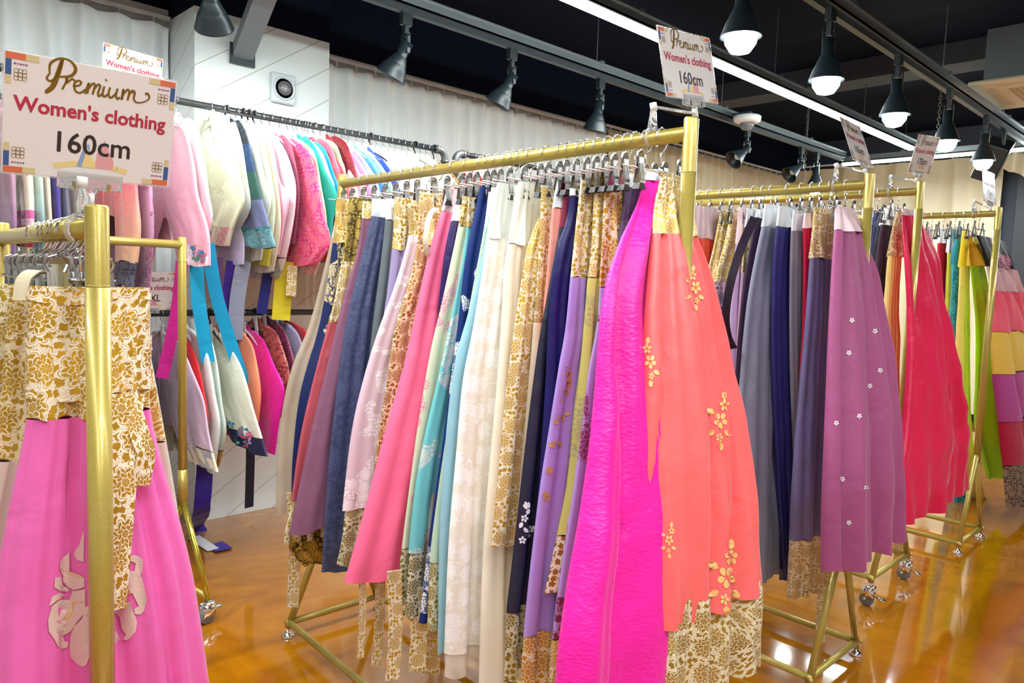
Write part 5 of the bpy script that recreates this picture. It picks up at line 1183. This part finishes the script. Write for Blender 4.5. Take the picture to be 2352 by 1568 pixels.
def stroke(b, pts, w, y=0):
    P = catmull([(p[0], 0, p[1]) for p in pts], 6); n = len(P); ws = [w]*n if not isinstance(w, (list, tuple)) else [w[min(len(w)-1, int(i/(n-1)*(len(w)-1)))]*(1-((i/(n-1)*(len(w)-1)) % 1))+w[min(len(w)-1, int(i/(n-1)*(len(w)-1))+1)]*((i/(n-1)*(len(w)-1)) % 1) for i in range(n)]
    V = []
    for i, p in enumerate(P):
        d = (P[min(i+1, n-1)]-P[max(i-1, 0)]); d = d.normalized() if d.length > 1e-9 else Vector((1, 0, 0)); nn = Vector((-d.z, 0, d.x))*ws[i]/2
        V.append((b.verts.new(p+nn+Vector((0, y, 0))), b.verts.new(p-nn+Vector((0, y, 0)))))
    for a, c in zip(V, V[1:]): b.faces.new((a[0], a[1], c[1], c[0]))
def rect(b, x0, z0, x1, z1): b.faces.new([b.verts.new(p) for p in ((x0, 0, z0), (x1, 0, z0), (x1, 0, z1), (x0, 0, z1))])
def poly(b, pts): b.faces.new([b.verts.new((p[0], 0, p[1])) for p in pts])
def script_premium(b):
    """handwritten 'Premium' about 16 units wide centred on 0; baseline 0"""
    S_ = [([(-7.3, 2.6), (-7.8, 1.6), (-7.2, 1.2), (-6.3, 2.2), (-5.6, 4.6), (-5.5, 5.2), (-6.0, 3.0), (-6.7, .6), (-7.6, -.6), (-8.0, -.7)], [.2, .3, .3, .2, .3, .6, .7, .6, .4]),
          ([(-7.4, 2.6), (-7.3, 4.2), (-5.9, 5.3), (-4.2, 5.2), (-3.3, 4.0), (-4.0, 2.7), (-5.8, 2.2)], [.2, .35, .3, .3, .45, .4, .2]),
          ([(-5.3, .1), (-4.6, 1.9), (-4.7, 2.1), (-4.6, 1.4), (-3.8, 2.2), (-3.3, 1.9)], .28),
          ([(-3.6, 1.0), (-2.6, 1.3), (-2.3, 1.9), (-2.8, 2.1), (-3.4, 1.4), (-3.2, .3), (-2.4, 0), (-1.5, .8)], .28),
          ([(-1.6, 0), (-1.1, 1.9), (-1.0, 1.5), (-1.2, .1)], .28), ([(-1.1, .9), (-.4, 2.0), (0, 1.8), (-.3, .1)], .3), ([(-.2, .9), (.5, 2.0), (.9, 1.8), (.6, .5), (.8, 0), (1.4, .6)], .3),
          ([(1.6, 1.9), (1.4, .6), (1.7, .05), (2.4, .7)], .3), ([(1.75, 3.0), (1.9, 3.15)], .38),
          ([(2.6, 1.9), (2.4, .7), (2.8, .05), (3.6, .9), (3.9, 1.9)], .3), ([(3.9, 1.9), (3.7, .6), (4.0, .05), (4.4, .4)], .3),
          ([(4.7, 0), (4.9, 1.9), (4.95, 1.4), (4.8, .1)], .28), ([(4.9, .9), (5.6, 2.0), (6.0, 1.7), (5.8, .1)], .3), ([(5.9, .9), (6.5, 2.0), (7.0, 1.7), (6.9, .6), (7.4, 0), (8.6, .2), (9.7, 1.1), (9.4, 1.9), (8.9, 1.8)], [.3, .3, .3, .25, .2, .2, .3, .4])]
    for i, (p, w) in enumerate(S_): stroke(b, p, [x*1.25 for x in w] if isinstance(w, list) else w*1.2, -.00002*i)
def card(name_label, center, xdir, ydir, w, h, size_txt, cut_off=0, holder=None, rail=None, hl=None):
    x = Vector(xdir).normalized(); z = (Vector(ydir)-x*Vector(ydir).dot(x)).normalized(); y = z.cross(x)
    Mw = Matrix(((x.x, y.x, z.x, center[0]), (x.y, y.y, z.y, center[1]), (x.z, y.z, z.z, center[2]), (0, 0, 0, 1)))
    o = thing('price_card', name_label, 'sign'); o.matrix_world = Mw
    s = w/.25
    b = BM(); rbox(b, (-w/2, -.0008, -h/2), (w/2, .0008, h/2), .0007); obj('card_sheet', b, CARD, o, False)
    b = BM(); e = .0045*s
    for (x0, z0, x1, z1) in ((-w/2-e*.4, h/2-e*.2, w/2+e*.4, h/2+e*.5), (-w/2-e*.4, -h/2-e*.5, w/2+e*.4, -h/2+e*.2), (-w/2-e*.5, -h/2, -w/2+e*.2, h/2), (w/2-e*.2, -h/2, w/2+e*.5, h/2)): box(b, (x0, -.0006, z0), (x1, .0006, z1))
    obj('laminate_edge', b, CLEAR, o, False)
    Y = -.0014
    def put(nm_, b, m, dx=0, dz=0, sc=1, dy=0):
        for v in b.verts: v.co = Vector((v.co.x*sc+dx, Y+dy+v.co.y, v.co.z*sc+dz))
        return obj(nm_, b, m, o, False)
    b = BM(); script_premium(b); put('gold_script', b, INKG, -.002*s, h*.255, w*.0345)
    b = BM(); poly(b, [(-.5, 0), (0, .6), (.5, 0), (0, -.6)]); put('red_seal', b, INK['crimson'], w*.22, h*.335, w*.014)
    b = text_mesh("Women's clothing", w*.123, w*.0030, .98); put('headline', b, INK['crimson'], 0, h*.085)
    b = text_mesh(size_txt, w*.18, w*.0022, .98); put('size_number', b, INK['charcoal'], 0, -h*.195)
    for sx in (-1, 1):
        for sz in (-1, 1):
            def R4(nm_, m, x0, z0, x1, z1, dy=0):
                b = BM(); xs = sorted((sx*(w/2-x0*w), sx*(w/2-x1*w))); zs = sorted((sz*(h/2-z0*h), sz*(h/2-z1*h))); rect(b, xs[0], zs[0], xs[1], zs[1]); put(nm_, b, INK[m])
            R4('corner_block', 'orange', .008, .01, .11, .06); R4('corner_block', 'tan', .11, .01, .18, .06)
            R4('corner_block', 'blue', .008, .065, .038, .19); R4('corner_block', 'tan', .008, .19, .038, .26)
            cx = sx*(w/2-.085*w); cz = sz*(h/2-.18*h)
            b = BM()
            for k in range(8):
                a = k*PI/4; c0 = .0105 if k % 2 else .0075; rr_ = .0042
                stroke(b, [(c0*math.cos(a)*s+rr_*s*math.cos(t), c0*math.sin(a)*s+rr_*s*math.sin(t)) for t in [2*PI*i/8 for i in range(9)]], .0009*s)
            stroke(b, [(.0045*s*math.cos(t), .0045*s*math.sin(t)) for t in [2*PI*i/8 for i in range(9)]], .0009*s)
            put('knot_ornament', b, INKG, cx, cz, .72)
            for k in range(5):
                b = BM(); poly(b, [(-.6, 0), (0, .6), (.6, 0), (0, -.6)]); put('diamond', b, INK[('blue', 'pink')[k % 2]], cx+(k-2)*.0037*s, sz*(h/2-.095*h) if True else 0, .0028*s)
    # faint drawing of two folded dresses at the bottom
    b = BM(); stroke(b, [(-.55*.2*w*2, 0), (0, .05*h), (.55*.2*w*2, 0)], .05*h, 0); put('ground_drawing', b, INK['yellow'], 0, -h*.40, 1, .0003)
    b = BM(); poly(b, [(-.09, 0), (-.045, .15), (-.02, .15), (0, 0)]); put('dress_drawing', b, INK['pblue'], -w*.0, -h*.39, w*1.0, .0002)
    b = BM(); poly(b, [(-.06, 0), (-.03, .13), (.01, .04), (.03, 0)]); put('dress_drawing', b, INK['yellow'], -w*.0, -h*.39, w, .0001)
    b = BM(); poly(b, [(.02, 0), (.03, .10), (.07, .19), (.11, .10), (.135, .05), (.13, 0)]); put('dress_drawing', b, INK['rose'], -w*.0, -h*.39, w, .0002)
    b = BM(); poly(b, [(.13, 0), (.15, .03), (.145, 0)]); put('leaf_drawing', b, INK['leaf'], 0, -h*.39, w*1.1, .0002)
    if holder:
        g = thing('sign_clip', holder, 'sign holder'); g.matrix_world = Mw
        b = BM(); rbox(b, (-.048*s, -.006, -h/2-.016*s), (.048*s, -.0022, -h/2+.012*s), .0015); rbox(b, (-.048*s, .002, -h/2-.016*s), (.048*s, .005, -h/2+.010*s), .0015)
        box(b, (-.046*s, -.004, -h/2-.016*s), (.046*s, .004, -h/2-.012*s)); obj('clear_jaw', b, CLEAR, g, False)
        for q in (-.026, .026):
            b = BM(); box(b, (q*s-.003, -.0075, -h/2-.018*s), (q*s+.003, .006, -h/2-.004*s)); obj('spring', b, CHROME, g, False)
        b = BM(); tube(b, [(-.012*s, 0, -h/2-.014*s), (0, 0, -h/2-.03*s), (.012*s, 0, -h/2-.014*s)], .0035*s, 8); obj('clear_neck', b, CLEAR, g)
        J = Mw @ Vector((0, 0, -h/2-.036*s)); Rp = Vector(rail); K = Rp+Vector((-.0, 0, .075)) if (J-Rp).length > .06 else Rp+Vector((0, 0, .05))
        inv = Mw.inverted()
        b = BM(); a = inv @ J; c = inv @ K
        tube(b, [a+Vector((0, 0, .012)), a-Vector((0, 0, .010))], .008, 8); tube(b, [c+Vector((0, 0, .009)), c-Vector((0, 0, .009))], .0085, 8); obj('nylon_joint', b, NYLON, g)
        b = BM(); tube(b, [a, c], .0042, 8); obj('clear_arm', b, CLEAR, g)
        b = BM(); e_ = inv @ (Rp+Vector((0, 0, .02)))
        tube(b, [c, e_], [.006, .013], 8)
        t = BM(); tube(t, [Rp+Vector((.024*math.cos(q), 0, .024*math.sin(q))) for q in [-.9+PI*1.6*i/12-.0 for i in range(13)]], .0045, 6)
        for v in t.verts: v.co = inv @ v.co
        join(b, t)
        obj('rail_clamp', b, CLEAR, g)
    return o
def rail_pt(rk, d): r = RK[rk]; L_ = Vector((r['f'][0]-r['n'][0], r['f'][1]-r['n'][1])).length; t = d/L_; return (lerp(r['n'][0], r['f'][0], t), lerp(r['n'][1], r['f'][1], t), r['zr'])
card('big white 160cm price card filling the upper left corner of the photo', (.367, 1.353, 1.645), (.998, .052, .025), (-.01, -.279, .96), .25, .18, '160cm', holder='clear clip holding the big 160cm card over the nearest left rack', rail=rail_pt('E', .085))
card('white 160cm price card above the near post of the centre gold rack', (1.748, 1.138, 2.002), (.994, -.006, .109), (-.107, .154, .982), .25, .18, '160cm', holder='clear clip holding the 160cm card over the centre rack', rail=rail_pt('A', .11))
card('white 165cm price card seen at a slant above the second gold rack', (3.115, 1.219, 2.016), (.998, .064, .008), (-.03, .341, .94), .25, .18, '165cm', holder='clear clip holding the 165cm card', rail=rail_pt('B', .12))
card('white 170cm price card above the caster gold rack', (4.062, 1.258, 2.104), (.993, -.081, .08), (-.097, -.237, .967), .25, .18, '170cm', holder='clear clip holding the 170cm card', rail=rail_pt('C', .13))
dD = on(2272, 430, 0, 5.0)
card('price card seen nearly edge-on at the farthest gold rack', tuple(dD), (1, -.02, .0), (-.06, .12, .99), .25, .18, '170cm', holder='clear clip holding the edge-on card at the farthest rack', rail=rail_pt('D', .12))
# card on the upper black rail behind the big card, and the one on the lower rail
c0 = on(305, 168, 1, 3.45); card('bright price card half hidden behind the top edge of the big card', tuple(c0), (.97, .15, -.02), (0, -.1, 1), .25, .18, '7  XL', holder='clear clip holding the half hidden card on the upper black rail', rail=(c0.x+.02, YR, ZU))
c1 = on(346, 668, 1, 3.45); card('small XL price card on the lower black rail behind the gold waistband', tuple(c1), (.97, .15, 0), (.02, -.15, 1), .235, .17, '7  XL', holder='clear clip holding the XL card on the lower black rail', rail=(c1.x, YR, ZL))
